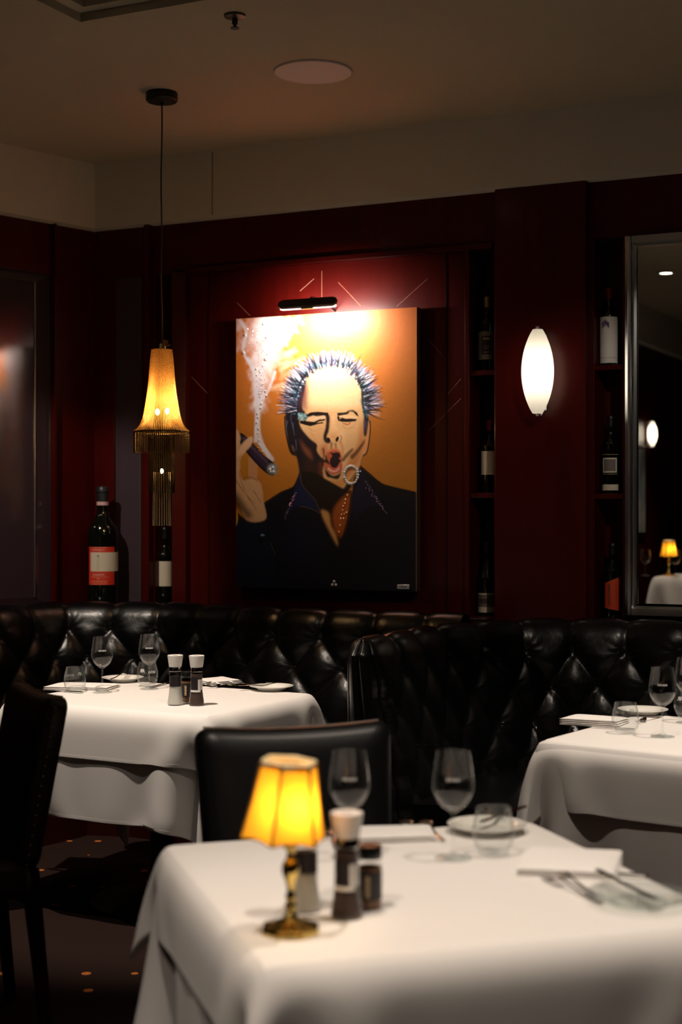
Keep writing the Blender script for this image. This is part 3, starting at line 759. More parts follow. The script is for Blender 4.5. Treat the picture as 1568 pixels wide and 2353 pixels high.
def add_cloth(t_loc, rz, hx, hy, over, m, label, seed, thick=0.0, scale=1.0, tweak=None, hem=True):
    P = drape(hx, hy, over, seed, thick=thick)
    if tweak is not None: P = tweak(P)
    nx, ny, _ = P.shape; mb = MB(); mb.grid([[tuple(P[i, j]) for j in range(ny)] for i in range(nx)])
    o = mb.build('tablecloth', m, None, sub=1, weld=False)
    o.location = t_loc; o.rotation_euler = (0, 0, rz); sd = o.modifiers.new('solid', 'SOLIDIFY'); sd.thickness = .0012; sd.offset = 0
    tag(o, label, 'tablecloth')
    if hem:
        e = .004; edge = []
        ring_ = [(i, 0) for i in range(nx)] + [(nx - 1, j) for j in range(1, ny)] + [(i, ny - 1) for i in range(nx - 2, -1, -1)] + [(0, j) for j in range(ny - 2, -1, -1)]
        rows = []
        for (i, j) in ring_:
            ii = min(max(i, 1), nx - 2); jj = min(max(j, 1), ny - 2); a = P[i, j]; c = P[ii, jj]; cd = Vector(c - a)
            if cd.length > 1e-6: cd = cd.normalized() * .016
            a = Vector(a); cc = a + cd; tn = Vector((a.x, a.y, 0)).normalized() * .0010
            dn = -cd.normalized() * .0006
            if (i in (0, nx - 1)) and (j in (0, ny - 1)): continue
            rows.append([a + tn + dn, cc + tn, cc - tn, a - tn + dn])
        k = MB(); k.grid(rows, 0, True); k.build('hem', m, o, weld=False, sub=1)
    return o
def make_table(name, label, A, p, q, lp, lq, z=TZ, cloths=()):
    """A corner, p q unit directions, lengths"""
    A = Vector(A); p = Vector(p).normalized(); q = Vector((-p.y, p.x)); 
    c = A + p * lp / 2 + q * lq / 2; rz = math.atan2(p.y, p.x)
    t = thing(name, label, 'table', (c.x, c.y, 0), rz)
    hx, hy = lp / 2 - .014, lq / 2 - .014
    bx_, by_ = hx - .012, hy - .012
    MB().prism([(x, y - by_) for x, y in round_rect(2 * bx_, 2 * by_, .04)], z - .05, z - .018).build('tabletop', wood_dark, t, smooth=False, bevel=.003)
    MB().lathe([(.05, .03), (.045, .10), (.04, .40), (.045, z - .07), (.12, z - .05)], 24).build('pedestal', blackm, t)
    MB().lathe([(0, .0), (.26, .0), (.26, .012), (.20, .025), (.06, .04), (0, .04)], 40).build('foot_plate', blackm, t)
    for over, m, lb_, seed, th in cloths:
        P = add_cloth((c.x, c.y, z - .012 - .004), rz, hx, hy, over, m, lb_, seed, thick=th)
    return t, c, rz
T1 = tt(340, 1935); T1 = Vector((T1.x, T1.y)); p1 = Vector((.957, .292)).normalized(); q1 = Vector((-p1.y, p1.x))
A1_ = T1 - q1 * .90
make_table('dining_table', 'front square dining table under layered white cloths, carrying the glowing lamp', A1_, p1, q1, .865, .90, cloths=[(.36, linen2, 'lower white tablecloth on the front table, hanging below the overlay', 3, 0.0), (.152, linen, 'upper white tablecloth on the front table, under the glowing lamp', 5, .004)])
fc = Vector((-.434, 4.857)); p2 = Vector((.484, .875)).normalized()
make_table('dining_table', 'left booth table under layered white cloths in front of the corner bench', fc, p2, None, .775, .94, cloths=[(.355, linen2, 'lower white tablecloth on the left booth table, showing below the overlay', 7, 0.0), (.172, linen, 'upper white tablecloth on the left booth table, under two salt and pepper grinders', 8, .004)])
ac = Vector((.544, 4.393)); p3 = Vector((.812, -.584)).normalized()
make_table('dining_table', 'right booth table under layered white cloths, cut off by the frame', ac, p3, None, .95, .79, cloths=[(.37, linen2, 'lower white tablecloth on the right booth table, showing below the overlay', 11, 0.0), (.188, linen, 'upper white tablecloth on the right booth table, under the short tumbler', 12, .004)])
# ---------------------------------------------------------------- tableware builders (each built once, then copied)
def W_(r, z): return (r, z)
def make_wineglass():
    t = thing('wine_glass', '-', 'glass')
    outer = smooth_profile([(.0365, .001), (.0355, .003), (.020, .006), (.0060, .013), (.0038, .030), (.0036, .060), (.0042, .086), (.0095, .094), (.026, .106), (.0385, .128), (.0410, .146), (.0375, .178), (.0325, .209)], 5)
    inner = smooth_profile([(.0316, .2088), (.0366, .178), (.0400, .146), (.0374, .129), (.0245, .1095), (.008, .099), (.0, .0975)], 5)
    bowl_o = [p for p in outer if p[1] >= .088]; foot = [p for p in outer if p[1] < .0885]
    MB().lathe(bowl_o + inner, 48).build('bowl', glass, t)
    MB().lathe([(0, .0008)] + foot, 40).build('stem_and_foot', thick_glass, t)
    k = MB(); R = lambda z: float(np.interp(z, [p[1] for p in bowl_o], [p[0] for p in bowl_o]))
    wrap_text(k, 'RIBHER', .0085, .038, .160, -math.pi / 2, True, rfun=R); k.build('etched_print', etch, t, smooth=False)
    return t
def make_tumbler():
    t = thing('tumbler', '-', 'glass')
    outer = smooth_profile([(.0, .0), (.018, .0), (.026, .003), (.037, .018), (.0415, .038), (.0400, .060), (.0355, .080), (.0325, .094)], 5)
    inner = smooth_profile([(.0315, .0938), (.0345, .080), (.0388, .060), (.0402, .038), (.0355, .020), (.022, .010), (.0, .009)], 5)
    MB().lathe(outer, 48).build('outer_wall', thick_glass, t); MB().lathe(inner, 48).build('inner_wall', glass, t)
    R = lambda z: float(np.interp(z, [p[1] for p in outer], [p[0] for p in outer]))
    k = MB(); wrap_text(k, 'GÓRI', .0125, .039, .058, -math.pi / 2 + .45, False, rfun=R)
    wrap_text(k, 'R', .019, .039, .063, -math.pi / 2 - .40, False, rfun=R); wrap_text(k, 'R', .019, .039, .063, -math.pi / 2 - .66, True, rfun=R)
    k.build('etched_print', etch, t, smooth=False)
    return t
def make_grinder(pep):
    t = thing('pepper_grinder' if pep else 'salt_grinder', '-', 'grinder')
    out = smooth_profile([(.0235, .0), (.0270, .002), (.0272, .010), (.0235, .035), (.0212, .060), (.0208, .100), (.0212, .118), (.0212, .128)], 4)
    MB().lathe([(0, .0)] + out, 40).build('glass_body', glass, t)
    ins = [(r - .0016, z) for r, z in out if .003 < z < (.112 if pep else .106)]
    MB().lathe([(0, .0035)] + ins + [(0, ins[-1][1])], 36).build('peppercorns' if pep else 'salt', pepperm if pep else saltm, t)
    R = lambda z: float(np.interp(z, [p[1] for p in out], [p[0] for p in out]))
    z0, z1 = (.056, .100) if pep else (.066, .103); a0, a1 = (-2.75, -1.35) if pep else (-2.9, -.25)
    zz = np.linspace(z0, z1, 5)
    MB().lathe([(R(z) + .0004, z) for z in zz], 24, a0=a0, a1=a1).build('label', blk_label, t)
    if pep:
        MB().lathe([(R(z) + .0004, z) for z in np.linspace(.056, .092, 5)], 18, a0=-1.35, a1=-.35).build('back_label', paper_w, t)
        MB().lathe([(R(z) + .0006, z) for z in (.0485, .0555)], 24, a0=-2.75, a1=-.9).build('label_band', paper_w, t)
        k = MB()
        for i in range(7): wrap_text(k, 'llllIlllIlIlllI', .0026, .021, .088 - i * .0045, -.85, rfun=R, th=.0008)
        k.build('small_print', ink, t, smooth=False)
    MB().lathe([(.0206, .118), (.0214, .119), (.0214, .134), (.0208, .135)], 40).build('collar', steel, t)
    MB().lathe([(.0216, .134), (.0224, .138), (.0270, .170), (.0272, .174), (.0258, .175), (.0252, .1735), (0, .173)], 44).build('cap', plasticw, t)
    k = MB()
    for i in range(3): k.box((-.008 + i * .006, -.003, .1732), (-.004 + i * .006, .003, .1742))
    k.build('grinding_slots', blackp, t, smooth=False)
    return t
def make_jar():
    t = thing('spice_jar', '-', 'jar')
    MB().lathe([(0, 0), (.0195, 0), (.021, .003), (.021, .078), (.018, .083), (.018, .086)], 36).build('glass_body', glass, t)
    MB().lathe([(0, .002), (.0195, .002), (.0195, .072), (0, .072)], 32).build('ground_spice', mustard, t)
    MB().lathe([(.0213, .018), (.0213, .066)], 36, a0=-3.0, a1=.2).build('label', blk_label, t)
    k = MB(); [k.lathe([(.0217, .024 + i * .0052), (.0217, .0278 + i * .0052)], 4, a0=-1.92, a1=-1.60 + .05 * (i % 2)) for i in range(7)]; k.build('label_print', gold_ink, t, smooth=False)
    MB().lathe([(.0205, .086), (.0212, .088), (.0212, .106), (.020, .108), (0, .108)], 36).build('lid', blackp, t)
    return t
def make_plate(r=.082, m=china, nm='side_plate'):
    t = thing(nm, '-', 'plate')
    k = MB().lathe(smooth_profile([(0, .004), (r * .58, .004), (r * .66, .006), (r * .80, .012), (r, .0165), (r * 1.0, .0185), (r * .80, .0150), (r * .64, .009), (r * .55, .0065), (0, .0062)], 4), 56)
    k.lathe([(r * .5, .004), (r * .52, .0), (r * .55, .0), (r * .57, .004)], 40); k.build('plate_body', m, t)
    return t
def ribbon(k, xs, ws_, zs, th=.0016, dx=(1, 0), M=None):
    rows = []
    for x, w, z in zip(xs, ws_, zs):
        rows.append([Vector((x, w / 2, z)), Vector((x, w / 4, z + th)), Vector((x, -w / 4, z + th)), Vector((x, -w / 2, z)), Vector((x, 0, z - th * .4))])
    if M: rows = [[M @ v for v in r] for r in rows]
    k.grid(rows, 0, True); k.add(rows[0], [(0, 1, 2, 3, 4)]); k.add(rows[-1], [(0, 1, 2, 3, 4)])
def make_fork():
    t = thing('fork', '-', 'fork'); k = MB()
    xs = [0, .02, .06, .10, .125, .135, .142, .150]; wd = [.010, .011, .007, .005, .007, .018, .023, .023]; zs = [.003, .003, .0045, .010, .0135, .012, .009, .0065]
    P = smooth_profile(list(zip(xs, wd, zs)), 3); ribbon(k, *zip(*P)); k.build('handle', steel, t)
    k = MB()
    for i in range(4):
        y = -.0092 + i * .0061; k.tube([(.148, y, .0070), (.160, y, .0045), (.175, y, .0048), (.192, y * .92, .0085)], [.0016, .0015, .0013, .0006], 6)
    k.build('tines', steel, t); return t
def make_spoon():
    t = thing('spoon', '-', 'spoon'); k = MB()
    P = smooth_profile([(0, .010, .003), (.02, .011, .003), (.06, .007, .0045), (.10, .005, .010), (.122, .006, .012), (.128, .008, .010)], 3); ribbon(k, *zip(*P)); k.build('handle', steel, t)
    k = MB(); rows = []
    for j in range(7):
        rr = j / 6; rows.append([(.149 + .023 * rr * math.cos(a * math.pi / 9), .0155 * rr * math.sin(a * math.pi / 9), .0022 + .0075 * rr * rr) for a in range(18)])
    k.grid(rows, 0, True); k.build('spoon_bowl', steel, t, solid=.0012); return t
def make_knife():
    t = thing('table_knife', '-', 'knife'); k = MB()
    P = smooth_profile([(0, .009, .004), (.01, .013, .005), (.05, .012, .005), (.085, .009, .0045)], 3); ribbon(k, *zip(*P), th=.003); k.build('handle', steel, t)
    k = MB().prism([(.083, -.004), (.10, -.006), (.20, -.0085), (.215, -.004), (.218, .003), (.20, .0075), (.083, .005)], .0035, .0048); k.build('blade', steel, t, smooth=False, bevel=.0004); return t
def make_napkin(w, d, layers=3, seed=1):
    t = thing('napkin', '-', 'napkin'); rnd = random.Random(seed); nx, ny = 14, 10
    k = MB()
    for L_ in range(layers):
        f = lambda u, v: .0035 * math.sin(u * 5 + L_ * 2 + seed) * math.cos(v * 4 + L_) * .5
        g0 = []; ww = w - L_ * .006; dd = d - L_ * .005
        ring_ = lambda u, v, zz: (-(w / 2) + u * ww + v * .006 * L_, -(d / 2) + v * dd, zz)
        zb = L_ * .0058
        top = [[ring_(i / nx, j / ny, zb + .0050 * min(1, 6 * min(i / nx, 1 - i / nx, j / ny + .02, 1 - j / ny + .02)) ** .5 + f(i / nx, j / ny) * .35 + .0008) for j in range(ny + 1)] for i in range(nx + 1)]
        bot = [[ring_(i / nx, j / ny, zb + .0002) for j in range(ny + 1)] for i in range(nx + 1)]
        k.grid(top); k.grid(bot)
        for a, c in ((top[0], bot[0]), (top[-1], bot[-1]), ([r[0] for r in top], [r[0] for r in bot]), ([r[-1] for r in top], [r[-1] for r in bot])): k.grid([a, c])
    k.build('folded_cloth', napm, t); return t

def finish(root, label, loc, rz=0.0, group=None, first=[]):
    """first use moves the prototype, later uses copy it"""
    if id(root) not in USED:
        USED.add(id(root)); KEEP.append(root); root.location = loc; root.rotation_euler = (0, 0, rz); root['label'] = label
        if group: root['group'] = group
        return root
    return copy_tree(root, loc, rz, label, group)
USED = set(); KEEP = []
wg, tb, gs, gp, jr, pl, fk, sp_, kn = make_wineglass(), make_tumbler(), make_grinder(False), make_grinder(True), make_jar(), make_plate(), make_fork(), make_spoon(), make_knife()
gpl = make_plate(.088, plate_glass, 'glass_plate')
def at(px, py, dz=0.0):
    p = tt(px, py); return Vector((p.x, p.y, TZ + .001 + dz))
def lay(root, label, tail, head, dz=0.0, group=None):
    a = at(*tail, dz); b_ = at(*head, dz); d = b_ - a
    return finish(root, label, a, math.atan2(d.y, d.x), group)
face = lambda p: math.atan2(p.y, p.x) - math.pi / 2      # turn a print towards the camera
# --- left booth table
def put(root, label, px, py, group=None, extra=0.0):
    p = at(px, py); return finish(root, label, p, face(p) + extra, group)
put(wg, 'empty wine glass on the left booth table beside the short tumbler nearest the chair', 235, 1592, 'wine glasses')
put(wg, 'empty wine glass on the left booth table, overlapping a tumbler left of the grinders', 343, 1584, 'wine glasses')
put(tb, 'short round water tumbler at the left end of the left booth table', 172, 1590, 'water tumblers', math.pi)
put(tb, 'short water tumbler behind the wine glass next to the grinders', 339, 1577, 'water tumblers')
put(gs, 'salt grinder with white cap and black label on the left booth table', 403, 1620, 'salt grinders')
put(gp, 'pepper grinder with white cap and part white label on the left booth table', 452, 1621, 'pepper grinders')
put(jr, 'small black lidded spice jar between the two grinders on the left booth table', 429, 1612, 'spice jars')
put(pl, 'white china side plate at the back of the left booth table, behind the wine glass', 282, 1566, 'side plates')
put(pl, 'white china side plate on the right corner of the left booth table, holding a knife', 624, 1586, 'side plates')
nk1 = make_napkin(.26, .15, 3, 2); p = at(190, 1582); finish(nk1, 'folded white napkin behind the short tumbler on the left booth table', p, math.radians(-8), 'napkins')
nk2 = make_napkin(.15, .15, 3, 5); p = at(500, 1569); finish(nk2, 'folded white napkin behind the pepper grinder on the left booth table', p, math.radians(40), 'napkins')
lay(kn, 'steel table knife lying in front of the napkin on the left booth table', (192, 1594), (112, 1588), group='table knives')
lay(fk, 'steel fork leaning by the back plate on the left booth table', (252, 1574), (294, 1562), .019, 'forks')
lay(kn, 'steel table knife behind the grinders on the left booth table', (400, 1568), (352, 1580), group='table knives')
lay(fk, 'steel fork nearest the pepper grinder, its handle pointing to the right plate', (556, 1577), (484, 1575), group='forks')
lay(fk, 'steel fork just right of another fork, towards the right plate', (580, 1576), (506, 1580), group='forks')
lay(sp_, 'steel spoon lying behind the forks on the left booth table', (590, 1574), (548, 1573), group='spoons')
lay(kn, 'small butter knife resting across the right side plate', (655, 1578), (600, 1583), .016, 'table knives')
# --- right booth table
put(wg, 'empty wine glass on the right booth table beside the tumbler with a dark rim', 1523, 1694, 'wine glasses')
put(wg, 'empty wine glass cut by the right frame edge, behind another on the right table', 1581, 1662, 'wine glasses')
put(tb, 'short round water tumbler on the right booth table in front of the folded napkin', 1438, 1685, 'water tumblers', math.pi)
put(tb, 'short water tumbler at the right frame edge on the right booth table', 1578, 1648, 'water tumblers')
put(pl, 'white china side plate at the back of the right booth table, behind the tumbler', 1478, 1641, 'side plates')
nk3 = make_napkin(.20, .12, 4, 7); finish(nk3, 'folded white napkin on the right booth table left of the tumbler', at(1368, 1663), math.radians(-24), 'napkins')
lay(kn, 'steel table knife in front of the napkin on the right booth table', (1300, 1670), (1420, 1676), group='table knives')
lay(fk, 'steel fork beside the plate at the back of the right booth table', (1520, 1648), (1470, 1662), group='forks')
# --- front table
put(wg, 'empty wine glass on the front table behind the pepper grinder', 803, 1972, 'wine glasses')
put(wg, 'empty wine glass on the front table beside the blurred tumbler', 1042, 1974, 'wine glasses')
put(tb, 'short water tumbler on the front table right of the wine glass', 1134, 1964, 'water tumblers', math.pi)
put(gs, 'salt grinder standing behind the brass lamp on the front table', 702, 2092, 'salt grinders')
put(gp, 'pepper grinder with a white cap right of the lamp on the front table', 797, 2108, 'pepper grinders')
put(jr, 'black lidded spice jar right of the pepper grinder on the front table', 850, 2088, 'spice jars')
put(pl, 'white china side plate behind the tumbler on the front table', 1120, 1912, 'side plates')
put(gpl, 'clear glass side plate at the right edge of the front table', 1468, 2078)
nk4 = make_napkin(.21, .12, 3, 9); finish(nk4, 'folded white napkin at the back of the front table beside the wine glass', at(885, 1925), math.radians(8), 'napkins')
nk5 = make_napkin(.19, .20, 3, 4); finish(nk5, 'folded white napkin on the front table left of the glass plate', at(1312, 1990), math.radians(-12), 'napkins')
lay(sp_, 'steel spoon pointing back, nearest the napkin at the back of the front table', (975, 1936), (928, 1895), group='spoons')
lay(sp_, 'steel spoon beside another spoon, closest to the wine glass stem', (1020, 1936), (975, 1897), group='spoons')
lay(sp_, 'steel spoon behind the lamp and salt grinder on the front table', (775, 1955), (742, 1890), group='spoons')
lay(kn, 'steel knife lying on the side plate behind the front tumbler', (1105, 1915), (1170, 1890), .018, 'table knives')
lay(fk, 'steel fork in front of the right napkin, tines towards the napkin', (1372, 2062), (1272, 2006), group='forks')
lay(fk, 'steel fork in front of another fork, tines pointing at the frame centre', (1385, 2080), (1268, 2030), .0, 'forks')
lay(kn, 'steel table knife between the right napkin and the glass plate', (1490, 2019), (1365, 2012), group='table knives')
lay(kn, 'steel butter knife resting across the clear glass plate', (1372, 2028), (1470, 2078), .018, 'table knives')

# ---------------------------------------------------------------- candle-style table lamp
def make_table_lamp(label, loc, rz=0.0, w=.42):
    t = thing('table_lamp', label, 'lamp', loc, rz, 'brass table lamps')
    octa = lambda r, z, a0=math.pi / 8: [(r * math.cos(a0 + i * math.pi / 4), r * math.sin(a0 + i * math.pi / 4), z) for i in range(8)]
    k = MB(); rings = [octa(.0485, 0), octa(.0495, .004), octa(.0485, .010), octa(.043, .0125), octa(.030, .016), octa(.016, .022), octa(.011, .030)]
    k.grid(rings, 0, True); k.add(rings[0], [tuple(range(8))]); k.build('base', brass, t, smooth=False, bevel=.0012)
    pr = smooth_profile([(.011, .028), (.0075, .034), (.0105, .042), (.0068, .050), (.0090, .056), (.0060, .066), (.0075, .078), (.0125, .092), (.0145, .102), (.0120, .112), (.0070, .120), (.0065, .130), (.0110, .136), (.0125, .141), (.0080, .146), (.0080, .152), (.0130, .156), (.0130, .160), (0, .160)], 4)
    MB().lathe(pr, 32).build('candlestick_stem', brass, t)
    MB().lathe([(.0085, .160), (.0085, .198), (0, .200)], 20).build('candle_sleeve', plasticw, t)
    tilt = Matrix.Translation((-.012, 0, .150)) @ Matrix.Rotation(math.radians(4.5), 4, 'Y')
    n = 6; hgt = .124; a0 = -math.pi / 2 - .22
    rb, rt = .071, .046
    def pan(u, v):    # u round 0..n, v up 0..1
        i = int(math.floor(u)) ; f = u - i; a, c = a0 + 2 * math.pi * i / n, a0 + 2 * math.pi * (i + 1) / n
        r = rb + (rt - rb) * v; puff = 1 - .035 * math.sin(math.pi * f) * 1
        sc = .010 * (1 - v) * (-math.sin(math.pi * f)) * .0
        x = r * (math.cos(a) * (1 - f) + math.cos(c) * f) * (1 - .03 * math.sin(math.pi * v)); y = r * (math.sin(a) * (1 - f) + math.sin(c) * f) * (1 - .03 * math.sin(math.pi * v))
        return tilt @ Vector((x, y, hgt * v + .006 * math.sin(math.pi * f) * (1 - v)))
    k = MB(); k.grid([[pan(i / 6, j / 10) for i in range(6 * n)] for j in range(11)], 0, True); sh = k.build('lamp_shade', shade_m, t)
    k = MB()
    for i in range(n): k.tube([pan(i, j / 8) for j in range(9)], .0026, 6)
    k.build('seam', seam_m, sh)
    k = MB(); k.grid([[pan(i / 6, v) * 1 for i in range(6 * n)] for v in (1.035, .93)], 0, True); k.build('top_trim', fringe_m, sh, solid=.0022)
    k = MB(); k.tube([pan((i % 36) / 6, 0.0) for i in range(37)], .0014, 5); k.build('bottom_wire', seam_m, sh)
    k = MB(); k.tube([(.0, 0, .20), (.0, 0, .225)], .006, 10); bx = k.build('bulb_holder', brass, t)
    MB().ball((.006, -.004, .200 + .010), .0075, 12, (1, 1, 1.5)).build('bulb', bulb_m, t)
    l = bpy.data.lights.new('lamp_glow', 'POINT'); l.energy = w; l.color = (1, .70, .34); l.shadow_soft_size = .012
    lo = bpy.data.objects.new('lamp_glow', l); COL.objects.link(lo); lo.parent = t; lo.location = (.006, -.016, .205)
    return t
p = at(668, 2143); make_table_lamp('small brass candlestick lamp with tilted glowing yellow shade on the front table', p, 0.0)

# ---------------------------------------------------------------- wine bottles
def make_bottle(label, loc, rz, h, r, shape='bordeaux', cap=(0.4, 0.3, 0.12), capm=None, lab=None, group=None):
    t = thing('wine_bottle', label, 'bottle', loc, rz, group); nr = r * .37
    if shape == 'bordeaux': pr = [(0, .004), (r * .9, 0), (r, .006), (r, h * .62), (r * .97, h * .655), (r * .72, h * .71), (nr * 1.15, h * .76), (nr, h * .80), (nr, h * .955), (nr * 1.12, h * .96), (nr * 1.12, h * .985), (nr * .9, h), (0, h)]
    elif shape == 'burgundy': pr = [(0, .004), (r * .9, 0), (r, .006), (r, h * .45), (r * .93, h * .52), (r * .68, h * .62), (nr * 1.3, h * .72), (nr, h * .80), (nr, h * .955), (nr * 1.12, h * .96), (nr * 1.12, h * .985), (nr * .9, h), (0, h)]
    else: pr = [(0, .006), (r * .93, 0), (r, .012), (r, h * .56), (r * .985, h * .61), (r * .86, h * .67), (r * .55, h * .73), (nr * 1.1, h * .765), (nr, h * .80), (nr, h * .95), (nr * 1.12, h * .955), (nr * 1.12, h * .98), (nr * .9, h), (0, h)]
    MB().lathe([pr[0], pr[1]] + smooth_profile(pr[1:4], 3)[1:] + smooth_profile(pr[3:8], 4)[1:] + pr[8:], 44).build('glass_body', bottle_g, t)
    MB().lathe([(nr * 1.04, h * (.86 if shape != 'jeroboam' else .875)), (nr * 1.05, h * .95), (nr * 1.17, h * .957), (nr * 1.17, h * .987), (nr * .95, h * 1.003), (0, h * 1.003)], 28).build('capsule', capm, t)
    def band(nm, z0, z1, a0, a1, m, par=t, th=.0006):
        return MB().lathe([(r + th, h * z0), (r + th, h * z1)], 28, a0=a0 - math.pi / 2, a1=a1 - math.pi / 2).build(nm, m, par, solid=0)
    def txt(nm, s, size, z, a, m, par=t, vertical=False, bold=False, th=.0012):
        k = MB(); wrap_text(k, s, size, r, h * z, a - math.pi / 2, False, vertical, th=th, bold=bold); return k.build(nm, m, par, smooth=False)
    if lab: lab(t, h, r, nr, band, txt)
    return t
capg = mat('gold_foil', (0.45, 0.33, 0.13), .35, .7); capr = mat('red_foil', (0.22, 0.015, 0.012), .35, .3); capb = mat('black_foil', (0.012, 0.012, 0.014), .35, .3); capn = mat('neck_strip', (0.62, .38, .38), .6); purple = mat('iris_print', (.10, .06, .16), .6)
navy = mat('navy_foil', (.015, .018, .022), .4, .2)
def lab_sh(t, h, r, nr, band, txt):
    b_ = band('label', .155, .53, -1.3, 1.3, paper_g); band('label_panel', .22, .47, -.62, .62, blk_label, b_, .0009)
    txt('label_print', 'Shafer', .012, .43, 0, gold_ink, b_, bold=True); txt('label_print', 'MERLOT', .0065, .25, 0, gold_ink, b_)
    band('label_rule', .305, .308, -.3, .3, gold_ink, b_, .0011); band('label_rule', .335, .338, -.3, .3, gold_ink, b_, .0011)
def lab_cr(t, h, r, nr, band, txt): b_ = band('label', .25, .57, -1.4, 1.4, paper)
def lab_pic(t, h, r, nr, band, txt):
    b_ = band('label', .05, .31, -1.45, 1.45, paper); band('label_picture', .125, .29, -1.3, 1.3, paper_g, b_, .0009)
    band('label_hill', .17, .235, -.9, .3, ink, b_, .0011)
def lab_tall(t, h, r, nr, band, txt):
    b_ = band('label', .035, .625, -1.45, 1.45, paper_w); k = MB()
    for i in range(5):
        a = -math.pi / 2 - .75 + i * .17; zc = h * (.545 - .015 * abs(i - 2)); k.add([((r + .001) * math.cos(a + u_), (r + .001) * math.sin(a + u_), zc + v_) for u_, v_ in ((-.10, .010), (.05, .016), (.12, -.006), (.0, -.014))], [(0, 1, 2, 3)])
    k.build('flower_print', purple, b_, smooth=False); band('label_rule', .10, .103, -1.2, 1.2, ink, b_, .0009)
def lab_small(t, h, r, nr, band, txt):
    b_ = band('label', .27, .46, -1.0, .75, paper); band('label_picture', .29, .44, -.8, .55, paper_g, b_, .0009); k = MB()
    band('lower_label', .045, .12, -1.1, 1.3, paper); band('label_rule', .25, .253, -1.2, 1.3, gold_ink); band('label_rule', .50, .503, -1.2, 1.3, gold_ink)
def lab_or(t, h, r, nr, band, txt):
    rr = r + .0006; k = MB(); rows = []
    for i in range(20):
        a = -math.pi / 2 - .95 + 2.3 * i / 19; rows.append([(rr * math.cos(a), rr * math.sin(a), h * (.16 - .05 * i / 19)), (rr * math.cos(a), rr * math.sin(a), h * (.48 + .11 * i / 19))])
    k.grid(rows); b_ = k.build('label', label_or, t); k = MB(); wrap_text(k, 'SLEDGEHAMMER', .0125, r, h * .33, -math.pi / 2 - .35, False, True, th=.0011, bold=True); k.build('label_print', ink, b_, smooth=False)
def lab_ch(t, h, r, nr, band, txt):
    b_ = band('label', .185, .50, -1.05, .85, label_red)
    c_ = band('illustrated_label', .297, .455, -.85, 1.38, paper, t, .0012)
    k = MB(); R = r + .0018
    P = lambda a, z: (R * math.cos(a - math.pi / 2), R * math.sin(a - math.pi / 2), h * z)
    # a plain generic standing figure stand-in
    k.tube([P(-.30, .425), P(-.30, .432)], .004, 8)
    k.build('figure_sketch', mat('sepia_ink', (.16, .12, .08), .8), c_)
    k = MB()
    for i in range(9): k.tube([P(.98, .31 + i * .015), P(1.28, .31 + i * .015)], .0005, 4)
    k.tube([P(-.36, .31), P(-.34, .36), P(-.35, .41), P(-.30, .42), P(-.25, .41), P(-.26, .36), P(-.24, .31)], .0006, 5)
    k.build('sketch_lines', mat('ochre_ink', (.40, .30, .16), .8), c_)
    txt('label_print', 'LEONARDO', .012, .474, -.30, paper, b_); txt('label_print', 'CHIANTI', .0145, .268, -.28, paper, b_)
    txt('label_print', 'DENOMINAZIONE DI ORIGINE CONTROLLATA', .0045, .251, -.18, paper, b_); txt('label_print', '2006', .007, .238, -.28, gold_ink, b_)
    txt('label_print', 'Leonardo da Vinci', .0105, .214, -.25, gold_ink, b_); band('label_rule', .493, .495, -.75, .3, gold_ink, b_, .0009); band('label_rule', .192, .194, -.75, .3, gold_ink, b_, .0009)
    MB().lathe([(nr * 1.06, h * .845), (nr * 1.06, h * .875)], 24).build('neck_strip', capn, t)
def niche_bottle(px, ytop, ybot, label, e=-.075, **kw):
    s, D = ws(px, e); zb = H + (CY - ybot) / F * D; zt_ = H + (CY - ytop) / F * D; p = wp(s, e, zb)
    return make_bottle(label, p, math.atan2(p.y, p.x) - math.pi / 2, zt_ - zb, .0375, group='wine bottles in the wall niches', **kw), zb
shelf = lambda px, y: wz(px, y, 0)
def nb(px, ytop, zb, label, e=-.085, **kw):
    s, D = ws(px, e); zt_ = H + (CY - ytop) / F * D; p = wp(s, e, zb)
    return make_bottle(label, p, math.atan2(p.y, p.x) - math.pi / 2, zt_ - zb, kw.pop('r', .038), group='wine bottles in the wall niches', **kw)
zA, zB_ = shelf(1107, 850), shelf(1107, 1132)
nb(1119, 682, zA, 'wine bottle with gold foil neck and grey label, top shelf left of the sconce', capm=capg, lab=lab_sh)
nb(1126, 965, zB_, 'wine bottle with plain cream label, middle shelf left of the sconce', capm=capr, lab=lab_cr)
nb(1120, 1245, ZB, 'sloping shouldered wine bottle with a picture label, lowest shelf left of the sconce', shape='burgundy', capm=capb, lab=lab_pic, r=.041)
zA, zB_ = shelf(1400, 837), shelf(1400, 1134)
nb(1400, 662, zA, 'wine bottle with tall white flower label, top shelf beside the mirror', capm=capr, lab=lab_tall)
nb(1404, 955, zB_, 'dark wine bottle with small picture label, middle shelf beside the mirror', capm=capb, lab=lab_small)
nb(1408, 1248, ZB, 'wine bottle with slanted orange red label, lowest shelf beside the mirror', capm=capb, lab=lab_or)
nb(379, 1212, ZB, 'wine bottle with cream label in the narrow niche under the pendant lamp', capm=capb, lab=lab_cr, e=-.075)
s, D = ws(236, .125); p = wp(s, .125, ZB)
print('big bottle wall dist', (Vector((p.x, p.y)) - O2).dot(NL), D)
zt_ = H + (CY - 1118) / F * D
make_bottle('very large wine bottle with red and cream label on the ledge in the corner', p, math.atan2(p.y, p.x) - math.pi / 2, zt_ - ZB, .074, 'jeroboam', capm=navy, lab=lab_ch)

